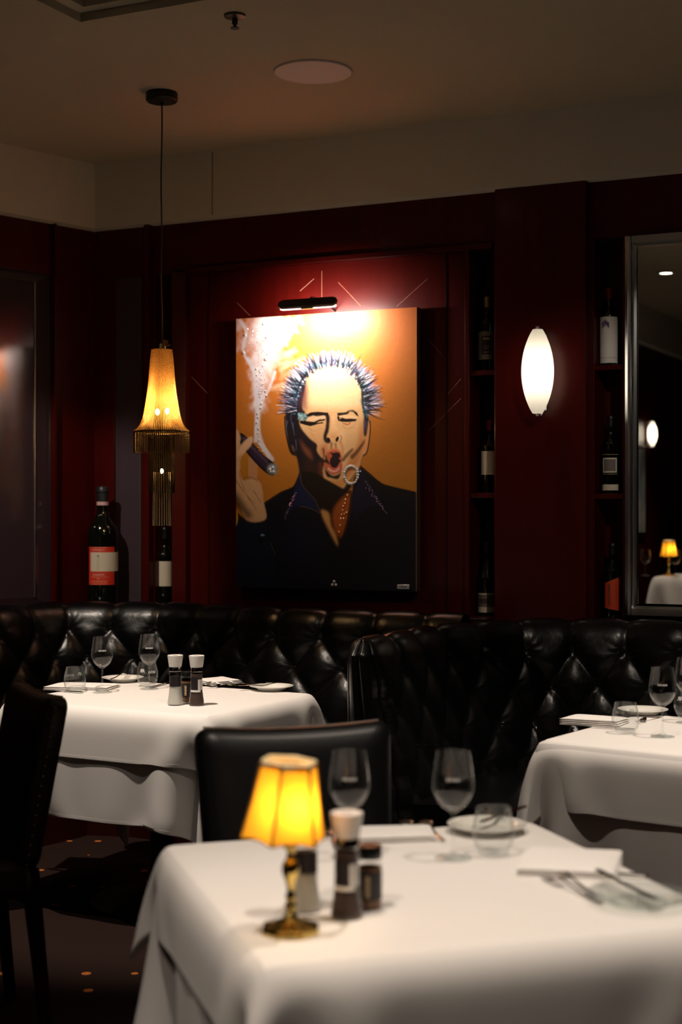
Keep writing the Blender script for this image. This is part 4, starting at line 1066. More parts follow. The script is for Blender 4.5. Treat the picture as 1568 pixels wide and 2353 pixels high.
# ---------------------------------------------------------------- the far table seen in the mirror
fx, fy = -2.28, 1.62
make_table('dining_table', 'tall cloth covered table seen only in the wall mirror', (fx - .35, fy - .45), Vector((.9, -.44)), None, .75, .75, z=.925, cloths=[(.22, linen, 'white cloth on the far lamp table seen in the mirror', 21, 0.0)])
make_table_lamp('brass lamp with yellow shade reflected in the wall mirror', Vector((fx, fy, .926)), 1.0)
for dx, dy, s_ in ((.17, .13, 'left'), (-.05, .22, 'right')):
    finish(wg, 'wine glass beside the far lamp, seen only in the mirror', Vector((fx + dx, fy + dy, .926)), 1.2, 'wine glasses in the mirror')
pm = pa + pd * 1.35 + pn * .01
make_sconce('small glowing sconce on the far wall, reflected in the mirror', (pm.x, pm.y, 2.08), math.atan2(pn.y, pn.x) - math.pi / 2).scale = (.6, .6, .6)
pm = pa + pd * 1.0 + pn * .02
t = thing('framed_picture', 'dark framed abstract picture on the far wall, seen in the mirror', 'picture', (pm.x, pm.y, 1.6), math.atan2(pn.y, pn.x) - math.pi / 2)
MB().box((-.28, -.015, -.38), (.28, .0, .38)).build('frame', blackm, t, smooth=False, bevel=.004)
MB().box((-.24, -.0, -.34), (.24, .004, .34)).build('canvas', mat('abstract_picture', (.10, .14, .17), .6, noise=((5, 5, 2), .3, (.45, .45, .40))), t, smooth=False)
# ---------------------------------------------------------------- painting
EP = .042
PC = [(543, 731), (957, 706), (965, 1360), (543, 1348)]
wpp = [(wp(ws(x, EP)[0], EP, H + (CY - y) / F * ws(x, EP)[1])) for x, y in PC]
sL, sR = ws(543, EP)[0], ws(959, EP)[0]
zT = (wpp[0].z + wpp[1].z) / 2; zB2 = (wpp[2].z + wpp[3].z) / 2
PWd, PHt = sR - sL, zT - zB2
print('painting', PWd, PHt, zT, zB2)
# artist's layout: coordinates in two sketch frames are turned into canvas u, v
Hm = None
def homog(src, dst):
    A = []; B = []
    for (x, y), (u, v) in zip(src, dst):
        A.append([x, y, 1, 0, 0, 0, -u * x, -u * y]); B.append(u); A.append([0, 0, 0, x, y, 1, -v * x, -v * y]); B.append(v)
    h = np.linalg.solve(np.array(A, float), np.array(B, float)); return np.append(h, 1).reshape(3, 3)
GW, GH = 400, 545
HM = homog([(543, 731), (957, 706), (965, 1360), (543, 1348)], [(0, 0), (GW, 0), (GW, GH), (0, GH)])
def tx(pts, fr):
    P = np.array(pts, float)
    P = (P / 4.9 + [600, 760]) if fr == 'F' else (P / 2.8692 + [500, 580])
    q = np.c_[P, np.ones(len(P))] @ HM.T; return q[:, :2] / q[:, 2:3]
yy, xx = np.mgrid[0:GH, 0:GW].astype(float); vgrad = yy / GH; ugrad = xx / GW
rngp = np.random.RandomState(3)
def lin(c): c = np.array(c, float) / 255; return np.where(c < .04045, c / 12.92, ((c + .055) / 1.055) ** 2.4)
def blur(a, s):
    if s <= 0: return a
    r = max(1, int(round(s)));
    for _ in range(2):
        for ax in (0, 1):
            p = np.pad(a, [(r + 1, r) if i == ax else (0, 0) for i in (0, 1)], 'edge'); c = np.cumsum(p, ax)
            a = (np.take(c, range(2 * r + 1, c.shape[ax]), ax) - np.take(c, range(0, c.shape[ax] - 2 * r - 1), ax)) / (2 * r + 1)
    return a
IMG = np.zeros((GH, GW, 3)); HGT = np.zeros((GH, GW))
IMG[:] = lin((194, 106, 46)) * (1 - vgrad[..., None]) + lin((176, 124, 30)) * vgrad[..., None]
IMG *= (1 - .25 * np.clip(ugrad - .7, 0, 1)[..., None])
def mask_poly(Q):
    m = np.zeros((GH, GW))
    for oy in (.25, .75):
        Y = yy[:, :1] + oy - .5
        x0, y0 = Q[:, 0], Q[:, 1]; x1, y1 = np.roll(x0, -1), np.roll(y0, -1)
        ins = np.zeros((GH, GW), bool)
        for a, b_, c, d in zip(x0, y0, x1, y1):
            if b_ == d: continue
            rows = ((Y[:, 0] >= min(b_, d)) & (Y[:, 0] < max(b_, d)))
            if not rows.any(): continue
            xi = a + (Y[rows, 0] - b_) * (c - a) / (d - b_)
            ins[rows] ^= xx[rows] < xi[:, None]
        m += ins * .5
    return m
def sm(Q, k=5):
    n = len(Q); P = [tuple(Q[(i) % n]) for i in range(-1, n + 2)]; out = smooth_profile(P, k); return np.array(out[k:k + n * k])
def fill(fr, pts, col, bl=0, al=1.0, smooth=True):
    Q = tx(pts, fr); Q = sm(Q) if smooth else Q
    m = (blur(mask_poly(Q), bl) * al)[..., None]; IMG[:] = IMG * (1 - m) + lin(col) * m
def stroke(fr, pts, w, col, al=1.0, w1=None, bl=0, raw=False):
    Q = np.array(pts, float) if raw else tx(pts, fr); Q = np.array(smooth_profile([tuple(q) for q in Q], 6)) if len(Q) > 2 else Q
    w1 = w if w1 is None else w1; n = len(Q)
    x0, x1 = int(max(0, Q[:, 0].min() - w - w1 - 3)), int(min(GW, Q[:, 0].max() + w + w1 + 4)); y0, y1 = int(max(0, Q[:, 1].min() - w - w1 - 3)), int(min(GH, Q[:, 1].max() + w + w1 + 4))
    if x1 <= x0 or y1 <= y0: return
    X = xx[y0:y1, x0:x1]; Y = yy[y0:y1, x0:x1]; m = np.zeros(X.shape)
    for i in range(n - 1):
        a, b_ = Q[i], Q[i + 1]; d = b_ - a; L = (d * d).sum() + 1e-9
        t_ = np.clip(((X - a[0]) * d[0] + (Y - a[1]) * d[1]) / L, 0, 1); ds = np.hypot(X - a[0] - t_ * d[0], Y - a[1] - t_ * d[1])
        ww = (w + (w1 - w) * (i + t_) / (n - 1)) / 2; m = np.maximum(m, np.clip(ww - ds + .5 + bl, 0, 1 + bl) / (1 + bl))
    m = (m * al)[..., None]; IMG[y0:y1, x0:x1] = IMG[y0:y1, x0:x1] * (1 - m) + lin(col) * m
K_ = (22, 14, 16)
# smoke
for i in range(520):
    t_ = rngp.rand(); yv = 430 + 560 * t_ ** 1.4; xm = 340 - 75 * t_; sp0 = 170 * (1 - t_) ** 1.2 + 12
    x_ = xm + rngp.randn() * sp0 * .55; an = rngp.uniform(-.9, .9) + 1.57; l = rngp.uniform(20, 80)
    stroke('P', [(x_, yv), (x_ + l * .5 * math.cos(an) + rngp.randn() * 12, yv + l * .5 * math.sin(an)), (x_ + l * math.cos(an), yv + l * math.sin(an))], rngp.uniform(2, 9), (238, 228, 232), rngp.uniform(.06, .26), 1.5, 5)
for pts, w in ((((360, 1350), (285, 1250), (258, 1180), (262, 1000), (255, 850), (235, 740), (200, 690)), 7), (((340, 1330), (290, 1230), (272, 1120), (290, 980), (340, 890), (380, 780)), 5), (((250, 1230), (262, 1050), (270, 900)), 4), (((150, 445), (190, 520), (170, 640), (230, 760), (255, 840)), 4)):
    stroke('P', pts, w, (225, 222, 232), .75, w * .5, 3)
for i in range(40):
    x_ = 420 + rngp.randn() * 50; yv = 650 + rngp.rand() * 260; stroke('P', [(x_, yv), (x_ + 50, yv - 30 * rngp.rand())], 5, (235, 205, 170), .25, 2, 4)
# shirt
fill('P', [(120, 1760), (200, 1765), (312, 1640), (420, 1570), (505, 1532), (545, 1445), (700, 1700), (850, 1700), (950, 1400), (1010, 1450), (1100, 1520), (1320, 1572), (1330, 2330), (110, 2330)], (9, 10, 22), 1, smooth=False)
fill('P', [(390, 1800), (520, 1720), (640, 1760), (720, 1900), (640, 2050), (480, 2100)], (13, 18, 42), 22, .7)
# head outline and skin
head = [(285, 860), (300, 800), (380, 700), (440, 570), (500, 490), (560, 440), (650, 415), (760, 400), (860, 405), (950, 395), (1010, 430), (1070, 490), (1115, 560), (1140, 640), (1150, 760), (1160, 880), (1215, 960), (1232, 1060), (1225, 1200), (1205, 1340), (1165, 1390), (1140, 1450), (1120, 1520), (1000, 1690), (900, 1800), (780, 1830), (700, 1760), (460, 1620), (430, 1440), (400, 1385), (350, 1365), (310, 1250), (275, 1080), (272, 960)]
fill('F', head, K_, 0)
fill('F', [(x * .985 + 11, y * .99 + 8) for x, y in head], (226, 180, 126), 1)
# warm modelling
fill('F', [(1130, 1000), (1170, 1090), (1165, 1300), (1120, 1460), (1040, 1580), (960, 1660), (940, 1540), (1010, 1400), (1090, 1270)], (196, 120, 58), 5, .85)
fill('F', [(440, 700), (520, 500), (570, 470), (545, 640), (540, 800), (500, 880)], (150, 84, 70), 6, .9)
fill('F', [(640, 1040), (720, 1050), (700, 1180), (640, 1300), (600, 1240), (560, 1160)], (232, 176, 118), 4, .8)
fill('F', [(720, 1240), (760, 1300), (730, 1420), (690, 1400), (660, 1330)], (198, 120, 72), 5, .9)
fill('F', [(880, 1100), (950, 1150), (930, 1300), (960, 1450), (920, 1560), (890, 1420), (880, 1250)], (244, 200, 150), 5, .8)
# dark side of the face
dark = [(275, 1000), (285, 860), (330, 770), (400, 690), (430, 600), (470, 530), (520, 490), (500, 620), (470, 760), (470, 860), (500, 905), (440, 985), (445, 1050), (480, 1110), (555, 1195), (635, 1260), (635, 1330), (680, 1400), (745, 1450), (720, 1490), (700, 1560), (725, 1680), (775, 1790), (840, 1815), (940, 1760), (1005, 1680), (1015, 1760), (900, 1870), (860, 1990), (740, 1990), (600, 1830), (450, 1700), (436, 1560), (400, 1390), (352, 1372), (308, 1250)]
fill('F', dark, (28, 20, 30), 1)
fill('F', [(380, 720), (450, 640), (500, 620), (480, 780), (480, 870), (420, 860)], (72, 48, 62), 8, .8)
fill('F', [(440, 1200), (490, 1270), (560, 1340), (590, 1440), (540, 1400), (480, 1320)], (134, 74, 48), 3, .85)
fill('F', [(480, 1440), (600, 1480), (640, 1640), (560, 1620), (500, 1540)], (62, 36, 28), 8, .8)
fill('F', [(660, 1460), (700, 1500), (700, 1640), (670, 1600)], (120, 58, 34), 4, .8)
for pts in (((335, 830), (345, 900), (340, 980), (365, 1080)), ((360, 1020), (370, 1100), (380, 1160)), ((395, 1210), (402, 1290), (398, 1330)), ((300, 1000), (285, 1080), (300, 1160))): stroke('F', pts, 2.0, (84, 110, 140), .7, .6)
fill('F', [(345, 1265), (370, 1285), (385, 1340), (365, 1330)], (120, 84, 66), 1, .8)
# nose
fill('F', [(725, 930), (775, 935), (778, 1040), (768, 1120), (745, 1170), (765, 1215), (795, 1232), (760, 1252), (718, 1228), (705, 1170), (728, 1080), (735, 1000)], (38, 22, 26), 1)
fill('F', [(790, 940), (835, 935), (850, 1040), (880, 1130), (905, 1190), (885, 1235), (840, 1215), (790, 1225), (762, 1180), (775, 1110), (785, 1030)], (240, 190, 136), 1.5)
fill('F', [(800, 1140), (850, 1150), (870, 1195), (830, 1212), (785, 1200), (775, 1165)], (226, 160, 104), 3, .7)
fill('F', [(752, 1185), (775, 1190), (790, 1228), (765, 1232), (748, 1215)], K_, 0); fill('F', [(845, 1200), (870, 1172), (882, 1185), (872, 1222), (850, 1232)], K_, 0)
stroke('F', [(905, 1160), (912, 1200), (890, 1240)], 2, (150, 84, 56), .8)
# brows, eyes
fill('F', [(450, 985), (495, 935), (560, 902), (640, 893), (760, 905), (758, 942), (700, 935), (640, 950), (590, 935), (540, 955), (500, 1000)], K_, 0, smooth=False)
fill('F', [(860, 908), (960, 900), (985, 880), (1040, 870), (1085, 905), (1105, 952), (1075, 935), (1045, 900), (1005, 893), (980, 925), (905, 935), (868, 940)], K_, 0, smooth=False)
fill('F', [(520, 960), (600, 950), (720, 945), (720, 985), (660, 975), (590, 1000), (540, 990)], (240, 200, 160), 1)
fill('F', [(900, 945), (1000, 930), (1080, 950), (1080, 975), (1000, 970), (900, 970)], (240, 200, 150), 1)
fill('F', [(440, 990), (520, 1000), (600, 1008), (660, 980), (725, 975), (722, 994), (665, 1000), (625, 1020), (700, 1008), (712, 1022), (640, 1034), (560, 1056), (500, 1042), (445, 1025)], K_, 0, smooth=False)
fill('F', [(868, 930), (885, 960), (920, 962), (960, 975), (1015, 972), (1085, 978), (1072, 1000), (985, 1012), (915, 1008), (872, 995), (862, 960)], K_, 0, smooth=False)
stroke('F', [(890, 975), (920, 955), (960, 962)], 1.5, (236, 190, 140), .8)
stroke('F', [(930, 1025), (980, 1038), (1010, 1020)], 2.5, (190, 84, 50), .8)
for pts in (((520, 1060), (600, 1110), (690, 1080)), ((560, 1080), (580, 1150), (620, 1220)), ((920, 1050), (970, 1085), (1040, 1060), (1075, 1010)), ((740, 820), (755, 880)), ((860, 830), (875, 890)), ((590, 850), (640, 830), (660, 880)), ((1000, 1085), (1060, 1070))): stroke('F', pts, 1.3, (176, 120, 92), .55, .6)
stroke('F', [(930, 1430), (985, 1370), (1035, 1320)], 6, (66, 34, 26), .8, 2, 3); stroke('F', [(1035, 1400), (1100, 1330), (1185, 1210)], 6, (66, 34, 26), .8, 2, 3)
stroke('F', [(900, 1240), (925, 1310), (925, 1400)], 4, (214, 150, 100), .8, 2, 3); stroke('F', [(705, 1310), (715, 1380), (700, 1440)], 3, (80, 36, 30), .8, 1, 1)
# mouth
fill('F', [(745, 1400), (752, 1345), (795, 1312), (850, 1310), (895, 1335), (912, 1385), (912, 1455), (925, 1500), (900, 1570), (835, 1602), (775, 1585), (735, 1535), (712, 1465), (750, 1470)], (192, 92, 58), 0.6)
stroke('F', [(765, 1340), (800, 1322), (860, 1320), (890, 1345)], 3, (226, 140, 100), .8, 2, 1)
fill('F', [(745, 1475), (790, 1530), (840, 1545), (900, 1480), (905, 1530), (870, 1572), (820, 1582), (770, 1560)], (206, 108, 92), 1)
stroke('F', [(770, 1535), (800, 1560), (850, 1562), (885, 1530)], 3.5, (240, 186, 172), .75, 2, 1)
fill('F', [(778, 1352), (800, 1350), (805, 1362), (850, 1350), (890, 1352), (902, 1395), (880, 1420), (915, 1452), (893, 1462), (868, 1512), (835, 1528), (798, 1510), (780, 1460), (788, 1420), (810, 1392), (795, 1368)], (34, 18, 30), 0, smooth=False)
fill('F', [(735, 1370), (760, 1440), (785, 1480), (760, 1480), (728, 1450)], K_, .6)
fill('F', [(716, 1500), (742, 1550), (790, 1600), (840, 1612), (895, 1585), (912, 1525), (905, 1600), (872, 1655), (800, 1640), (752, 1625), (728, 1570)], (30, 18, 22), .6)
stroke('F', [(800, 1250), (795, 1300)], 3, (110, 56, 36), .7, 2, 2); stroke('F', [(845, 1255), (850, 1300)], 3, (150, 84, 54), .7, 2, 2)
# chin
fill('F', [(722, 1640), (760, 1655), (870, 1665), (945, 1640), (958, 1700), (905, 1780), (825, 1808), (760, 1780), (725, 1710)], (216, 154, 84), 1.5)
fill('F', [(740, 1740), (800, 1755), (870, 1740), (840, 1800), (790, 1795)], (150, 84, 38), 4, .7)
# ears
fill('F', [(1215, 1010), (1232, 1060), (1222, 1200), (1195, 1345), (1165, 1350), (1185, 1180), (1205, 1090)], (222, 150, 92), .6); stroke('F', [(1232, 1000), (1236, 1080), (1226, 1210), (1200, 1350), (1160, 1390)], 2.4, K_)
fill('F', [(1165, 960), (1215, 960), (1205, 1100), (1190, 1165), (1165, 1160)], K_, .5)
stroke('F', [(270, 950), (274, 1060), (300, 1220), (340, 1350), (400, 1385)], 2.6, K_)
# neck, collar, chest
fill('P', [(545, 1440), (620, 1430), (860, 1560), (884, 1560), (870, 1600), (800, 1650), (760, 1720), (700, 1715), (640, 1620), (560, 1520)], (22, 14, 16), 1, smooth=False)
fill('P', [(884, 1560), (884, 1640), (858, 1790), (822, 1890), (826, 1935), (806, 1950), (760, 1850), (700, 1720), (730, 1700), (770, 1660), (830, 1590)], (34, 16, 12), 1, smooth=False)
fill('P', [(882, 1575), (880, 1650), (855, 1780), (820, 1870), (780, 1820), (765, 1720), (800, 1640)], (166, 84, 28), 3)
fill('P', [(690, 1690), (740, 1710), (755, 1790), (790, 1860), (800, 1925), (770, 1880), (705, 1750)], (206, 152, 90), 2)
fill('P', [(545, 1440), (560, 1525), (640, 1618), (690, 1715), (620, 1680), (545, 1662), (480, 1700), (440, 1760), (470, 1660), (510, 1560)], (17, 26, 64), .6, smooth=False)
fill('P', [(950, 1400), (985, 1470), (1060, 1600), (1130, 1722), (1060, 1665), (1000, 1665), (930, 1740), (900, 1800), (890, 1600), (905, 1480)], (15, 17, 44), .6, smooth=False)
stroke('P', [(548, 1440), (565, 1525), (645, 1620), (690, 1720), (805, 1945)], 1.6, (96, 74, 52), .7); stroke('P', [(690, 1715), (620, 1680), (545, 1662), (480, 1700), (420, 1800)], 2, (6, 5, 10)); stroke('P', [(545, 1662), (620, 1678), (685, 1712)], 1, (120, 100, 80), .7)
for pts in (((312, 1640), (420, 1570), (505, 1532), (545, 1440)), ((950, 1400), (1010, 1450), (1100, 1520), (1310, 1572)), ((808, 1945), (800, 2040), (770, 2170)), ((312, 1640), (345, 1880), (395, 2010), (400, 2205)), ((884, 1560), (884, 1640), (858, 1790), (810, 1940))): stroke('P', pts, 2.2, (4, 4, 8))
fill('P', [(118, 1690), (150, 1720), (205, 1765), (320, 1745), (345, 1880), (395, 2010), (400, 2330), (110, 2330)], (12, 18, 38), .8, smooth=False); stroke('P', [(320, 1745), (345, 1885), (392, 2010), (398, 2205)], 2, (5, 5, 10)); stroke('P', [(350, 1900), (385, 1985)], 1, (120, 104, 90), .6)
fill('P', [(118, 1690), (128, 1690), (136, 1735), (130, 1780), (118, 1790)], (196, 146, 50), 0)
# hand and cigar
fill('P', [(118, 1570), (150, 1660), (205, 1760), (320, 1748), (308, 1640), (290, 1520), (245, 1480), (168, 1484), (150, 1420), (158, 1340), (215, 1270), (233, 1215), (210, 1205), (160, 1250), (150, 1190), (118, 1180)], (206, 166, 126), .7)
fill('P', [(205, 1340), (202, 1462), (245, 1484), (264, 1470), (262, 1380), (232, 1345)], (196, 142, 100), .8)
fill('P', [(118, 1570), (150, 1600), (200, 1680), (232, 1720), (200, 1745), (150, 1690), (118, 1660)], (40, 26, 24), 5, .8)
fill('P', [(156, 1345), (200, 1330), (200, 1460), (168, 1480)], (184, 124, 32), .8)
for pts in (((168, 1484), (200, 1466), (250, 1482), (262, 1500)), ((150, 1420), (150, 1470), (180, 1560)), ((118, 1480), (170, 1560), (250, 1650)), ((155, 1250), (130, 1330)), ((240, 1560), (290, 1640)), ((200, 1600), (260, 1690))): stroke('P', pts, 2, (120, 76, 62), .7, 1)
cg = [(142, 1183), (172, 1186), (238, 1250), (300, 1320), (388, 1388), (392, 1440), (362, 1460), (322, 1442), (268, 1392), (190, 1304), (148, 1240)]
fill('P', cg, K_, 0); fill('P', [(155, 1195), (230, 1262), (300, 1335), (370, 1396), (378, 1430), (340, 1438), (270, 1375), (196, 1290), (160, 1240)], (48, 36, 60), 1.5); stroke('P', [(175, 1210), (250, 1290), (330, 1370)], 4, (92, 72, 98), .6, 2, 3)
fill('P', [(215, 1270), (233, 1213), (212, 1205), (160, 1252), (130, 1310), (140, 1330)], (222, 182, 144), .7); fill('P', [(118, 1182), (146, 1184), (150, 1230), (120, 1260)], (216, 172, 132), .7)
fill('P', [(338, 1392), (385, 1385), (394, 1440), (360, 1456), (334, 1436)], (150, 158, 164), 1.5)
# hair
fill('P', [(470, 990), (450, 950), (445, 900), (460, 840), (500, 790), (570, 745), (650, 705), (740, 690), (850, 700), (930, 735), (985, 790), (1010, 860), (1010, 940), (990, 1060), (975, 1180), (965, 1040), (945, 960), (955, 890), (940, 820), (905, 770), (860, 735), (800, 745), (720, 752), (640, 770), (580, 800), (545, 870), (530, 940)], (84, 76, 104), 1.5)
ctr = np.array([745, 1010.])
for i in range(760):
    a = math.radians(rngp.uniform(-196, 14)); base_r = 262 if math.sin(a) < -.3 else 225
    rx = {True: 225, False: 225}[True]; b0 = ctr + np.array([math.cos(a) * rx, math.sin(a) * 268 + (0)])
    ln = rngp.uniform(50, 112) * (1.0 + .18 * abs(math.cos(a))); a2 = a + rngp.randn() * .20 + (.25 if math.cos(a) < -.8 else (-.1 if math.cos(a) > .8 else 0)); e_ = b0 + ln * np.array([math.cos(a2) * 1.05, math.sin(a2)])
    if b0[1] > 1040: continue
    q = rngp.rand(); top = math.sin(a) < -.55
    col = K_ if q < (.30 if top else .52) else ((240, 236, 246) if q < (.78 if top else .72) else ((150, 146, 190) if q < .92 else (96, 160, 200)))
    md = (b0 + e_) / 2 + rngp.randn(2) * 5; stroke('P', [tuple(b0), tuple(md), tuple(e_)], rngp.uniform(1.6, 3.4), col, .9, .3)
for i in range(300):
    a = math.radians(rngp.uniform(-190, 8)); b0 = ctr + np.array([math.cos(a) * 232, math.sin(a) * 276]) + rngp.randn(2) * 10; ln = rngp.uniform(15, 45)
    stroke('P', [tuple(b0), tuple(b0 + ln * np.array([math.cos(a), math.sin(a)]))], 1.6, (90, 168, 205) if rngp.rand() < .35 else (26, 20, 34), .7, .6)
fill('F', [(520, 500), (600, 440), (700, 425), (780, 415), (900, 408), (1000, 450), (1060, 510), (1110, 600), (1125, 700), (1090, 850), (600, 850), (530, 800), (545, 640)], (240, 206, 156), 5, .9)
for i in range(90): 
    q = rngp.rand(2); x_, y_ = 418 + q[0] * 90, 905 + q[1] * 75; stroke('F', [(x_, y_ + 10), (x_ + 9, y_)], 1.4, (150, 205, 214) if rngp.rand() < .6 else (60, 90, 110), .8)
for i in range(170):
    a = math.radians(-196 + 210 * (i + rngp.rand()) / 170 + 3 * math.sin(i * .9)); kk = rngp.uniform(.93, 1.10); b0 = ctr + np.array([math.cos(a) * 232 * kk, math.sin(a) * 276 * kk]); ln = rngp.uniform(25, 118) * (1.0 + .15 * abs(math.cos(a)))
    a2 = a + rngp.randn() * .20 + .12 * math.sin(i * .45); e_ = b0 + ln * np.array([math.cos(a2), math.sin(a2)]); 
    if b0[1] < 1050: stroke('P', [tuple(b0), tuple((b0 + e_) / 2 + rngp.randn(2) * 4), tuple(e_)], rngp.uniform(2.2, 3.4), K_ if rngp.rand() < .75 else (60, 50, 84), .92, .3)
for pts in (((590, 790), (545, 850), (520, 940)), ((930, 830), (955, 900), (960, 990), (985, 1100))): stroke('P', pts, 5, K_, .9, 3, 1)
# brush grain
IMG *= 1 + .05 * blur(rngp.randn(GH, GW), 1)[..., None]
IMG = np.clip(IMG, 0, 1)

t = thing('painting', 'unframed canvas painting of a spiky haired man holding a smoking cigar, under a picture light', 'painting', wp((sL + sR) / 2, 0.002, (zT + zB2) / 2), math.atan2(U.y, U.x))
# local frame: +x along the wall, -y towards the room
k = MB().box((-PWd / 2, -EP + .002, -PHt / 2), (PWd / 2, 0, PHt / 2)); k.build('canvas_frame', mat('canvas_edge', (0.030, 0.020, 0.022), .8), t, smooth=False, bevel=.003)
cols = np.concatenate([IMG, np.ones((GH, GW, 1))], -1).reshape(-1, 4).astype(np.float32)
gx = np.linspace(-PWd / 2 + .001, PWd / 2 - .001, GW); gz = np.linspace(PHt / 2 - .001, -PHt / 2 + .001, GH); GX, GZ = np.meshgrid(gx, gz)
co = np.stack([GX, np.full_like(GX, -EP), GZ], -1).reshape(-1, 3).astype(np.float32)
ii = np.arange(GH * GW).reshape(GH, GW); fc_ = np.stack([ii[:-1, :-1], ii[1:, :-1], ii[1:, 1:], ii[:-1, 1:]], -1).reshape(-1, 4).astype(np.int32)
me = bpy.data.meshes.new('painted_portrait'); me.vertices.add(len(co)); me.vertices.foreach_set('co', co.ravel()); me.loops.add(fc_.size); me.loops.foreach_set('vertex_index', fc_.ravel())
me.polygons.add(len(fc_)); me.polygons.foreach_set('loop_start', np.arange(0, fc_.size, 4, dtype=np.int32)); 
me.update(calc_edges=True); me.validate()
ca = me.color_attributes.new('paint', 'FLOAT_COLOR', 'POINT'); ca.data.foreach_set('color', cols.ravel())
pmn = bpy.data.materials.new('oil_paint'); pmn.use_nodes = True; nt = pmn.node_tree; b = nt.nodes['Principled BSDF']; at_ = nt.nodes.new('ShaderNodeAttribute'); at_.attribute_name = 'paint'
nt.links.new(at_.outputs['Color'], b.inputs['Base Color']); b.inputs['Roughness'].default_value = .5; b.inputs['Specular IOR Level'].default_value = .25
tc = nt.nodes.new('ShaderNodeTexCoord'); nz = nt.nodes.new('ShaderNodeTexNoise'); nz.inputs['Scale'].default_value = 60; nz.inputs['Detail'].default_value = 5; bp = nt.nodes.new('ShaderNodeBump'); bp.inputs['Strength'].default_value = .25; bp.inputs['Distance'].default_value = .003
nt.links.new(tc.outputs['Object'], nz.inputs['Vector']); nt.links.new(nz.outputs['Fac'], bp.inputs['Height']); nt.links.new(bp.outputs[0], b.inputs['Normal'])
me.materials.append(pmn); po = bpy.data.objects.new('painted_portrait', me); COL.objects.link(po); po.parent = t
# rhinestones glued to the canvas
def cxy(fr, x, y):
    q = tx([(x, y)], fr)[0]; return (-PWd / 2 + q[0] / GW * PWd, -EP - .001, PHt / 2 - q[1] / GH * PHt)
gem_c = mat('clear_rhinestone', (.86, .88, .92), .16, .35); gem_t = mat('turquoise_rhinestone', (.05, .42, .62), .12, .5); gem_p = mat('violet_rhinestone', (.40, .18, .42), .12, .6); gem_o = mat('amber_rhinestone', (.85, .45, .22), .10, .6)
GEMS = []
rg = random.Random(8)
for (x, y, r) in ((185, 540, 6), (175, 655, 6), (305, 470, 5), (325, 555, 5), (320, 695, 6), (258, 760, 3.5), (285, 780, 3), (300, 740, 3), (262, 800, 3), (395, 500, 3), (365, 600, 3), (268, 585, 3), (208, 595, 2.5), (258, 550, 2.5), (300, 860, 3), (318, 905, 3.5), (325, 935, 3.5), (292, 985, 3), (288, 1015, 3), (265, 1050, 3), (270, 1075, 3), (262, 1110, 3.5), (272, 1150, 3), (268, 1180, 2.5), (275, 1225, 3), (280, 1260, 3), (272, 1275, 2.5), (300, 1300, 3.2), (350, 1420, 6), (368, 1408, 5.5), (372, 1436, 6), (355, 1436, 4)): GEMS.append(('P', x, y, r, gem_c, 1.0))
for i in range(20):
    a = i / 20 * 6.283; GEMS.append(('P', 888 + 44 * math.cos(a) * (1 + .1 * rg.random()), 1458 + 58 * math.sin(a), 4.2 + 2 * rg.random(), gem_c, 1.0))
GEMS += [('P', 950, 1435, 3.5, gem_c, 1), ('P', 768, 2190, 5.5, gem_c, 1), ('P', 792, 2190, 5.5, gem_c, 1), ('P', 780, 2168, 5.5, gem_c, 1), ('P', 300, 1860, 9.5, mat('blue_gem', (.25, .45, .62), .05, .7), .7)]
for (x, y) in ((862, 1590), (850, 1620), (845, 1645), (835, 1665), (858, 1705), (825, 1720), (820, 1745), (838, 1745), (815, 1790), (808, 1835), (832, 1690), (843, 1715)): GEMS.append(('P', x, y, 3.6, gem_o, 1))
for i in range(26): GEMS.append(('P', 520 - 72 * i / 26 + rg.uniform(-9, 9), 1575 + 170 * i / 26 + rg.uniform(-8, 8), 2.0, gem_p, 1)) if i < 14 else GEMS.append(('P', 990 + 130 * (i - 14) / 12 + rg.uniform(-10, 10), 1540 + 165 * (i - 14) / 12 + rg.uniform(-8, 8), 2.1, gem_p, 1))
protos = {}
for (fr, x, y, r, m, yz) in GEMS[:99]:
    key = m.name
    p_ = cxy(fr, x, y); s_ = r * PWd / 414.0 / 2.8692 * 1.7
    if key not in protos:
        protos[key] = MB().ball((0, 0, 0), 1.0, 8, (1, .55, 1)).build('rhinestone', m, t, smooth=False); o = protos[key]
    else: o = protos[key].copy(); COL.objects.link(o); o.parent = t
    o.location = p_; o.scale = (s_, s_, s_ * yz)
k = MB()
for i in range(330):
    a = math.radians(rg.choice([rg.uniform(-178, -150), rg.uniform(-150, -30), rg.uniform(-40, 12)]))
    rr_ = rg.uniform(1.0, 1.22); x = 745 + 222 * rr_ * math.cos(a); y = 1010 + 268 * rr_ * math.sin(a); p_ = cxy('P', x, y); s_ = rg.uniform(.7, 1.4) * .0011; k.ball(p_, s_, 6, (1, .6, 1))
for i in range(60):
    u_ = rg.random(); p_ = cxy('P', 945 + 50 * u_ + rg.uniform(-9, 9), 955 + 130 * u_ + rg.uniform(-9, 9)); k.ball(p_, .0015, 6, (1, .6, 1))
o = k.build('turquoise_glitter', gem_t, t, smooth=False, weld=False); o['kind'] = 'stuff'; o['label'] = 'turquoise glitter beads in the painted hair'
k = MB()
for i in range(150):
    t_ = rg.random(); p_ = cxy('P', 300 - 20 * t_ + rg.gauss(0, 40 * (1 - t_) + 5), 450 + 500 * t_); k.ball(p_, rg.uniform(.0009, .002), 6, (1, .6, 1))
for i in range(80):
    t_ = rg.random(); p_ = cxy('P', 525 - 80 * t_ + rg.uniform(-8, 8), 1570 + 180 * t_); k.ball(p_, .0011, 6, (1, .6, 1)); p_ = cxy('P', 985 + 140 * t_ + rg.uniform(-9, 9), 1500 + 215 * t_); k.ball(p_, .0011, 6, (1, .6, 1))
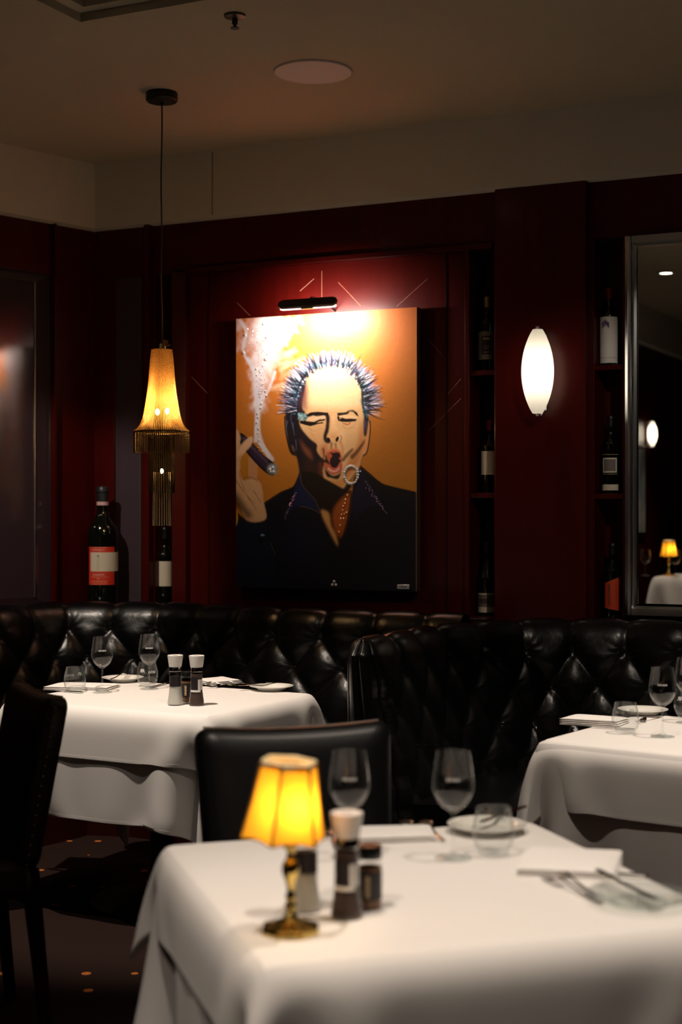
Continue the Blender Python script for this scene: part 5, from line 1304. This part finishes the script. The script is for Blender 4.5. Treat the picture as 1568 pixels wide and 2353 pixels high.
o = k.build('tiny_beads', mat('pale_beads', (.62, .50, .66), .15, .6), t, smooth=False, weld=False); o['kind'] = 'stuff'
# metal name plate at the lower right
p0 = cxy('P', 1245, 2205); k = MB().box((-.030, -.004, -.010), (.030, 0, .010)); k.v = [(x + p0[0], y + p0[1], z + p0[2]) for x, y, z in k.v]; pl_ = k.build('name_plate', silverf, t, smooth=False, bevel=.001)
k = MB()
for i, w_ in enumerate((.003, .006, .004, .006, .003)): k.box((p0[0] - .017 + i * .0075, p0[1] - .0046, p0[2] - .003), (p0[0] - .017 + i * .0075 + w_, p0[1] - .0040, p0[2] + .003))
k.build('plate_print', ink, pl_, smooth=False)

# ---------------------------------------------------------------- picture light
sC = ws(764, 0)[0]; EL = .25; zL = 2.350
bc = wp(sC, EL, zL); t = thing('picture_light', 'black bar picture light glowing on an arm above the painting', 'picture light', wp(sC, -.03, zL), math.atan2(U.y, U.x))
yl = -(EL + .03)
k = MB(); ol = round_rect(.292, .040, .0199, 6); ol = [(x, z - .02) for x, z in ol]
ringf = lambda s_, y: [Vector((x * s_, y, z * s_)) for x, z in ol]
Mt = Matrix.Translation((0, yl, 0)) @ Matrix.Rotation(math.radians(-28), 4, 'X')
rows = [[Mt @ Vector((x * sc, y, z * sc)) for x, z in ol] for sc, y in ((.96, .010), (1, .006), (1, -.006), (.95, -.010))]
k.grid(rows, 0, True); k.add(rows[0], [tuple(range(len(ol)))]); k.add(rows[-1], [tuple(range(len(ol)))]); k.build('bar_housing', blackm, t)
k = MB(); rows = [[Mt @ Vector((x * .95, y, z * .34 - .013)) for x, z in ol] for y in (.0108, .0165)]
k.grid(rows, 0, True); k.add(rows[1], [tuple(range(len(ol)))]); k.build('led_diffuser', led_m, t)
MB().tube([(0, 0, .0), (0, -.10, .035), (0, yl + .04, .030), (0, yl, .008)], .005, 8).build('arm', blackm, t)
MB().box((-.03, yl - .006, -.026), (.03, yl + .012, -.014)).build('clamp', silverf, t, smooth=False, bevel=.002)
al = bpy.data.lights.new('picture_lamp', 'AREA'); al.shape = 'RECTANGLE'; al.size = .27; al.size_y = .02; al.energy = PICTURE_LIGHT_W; al.color = (1, .86, .76); al.spread = math.radians(150)
ao = bpy.data.objects.new('picture_lamp', al); COL.objects.link(ao); ao.parent = t; ao.location = (0, yl + .022, -.024)
d = Vector((0, 1, -.35)); ao.rotation_euler = d.to_track_quat('-Z', 'Y').to_euler()
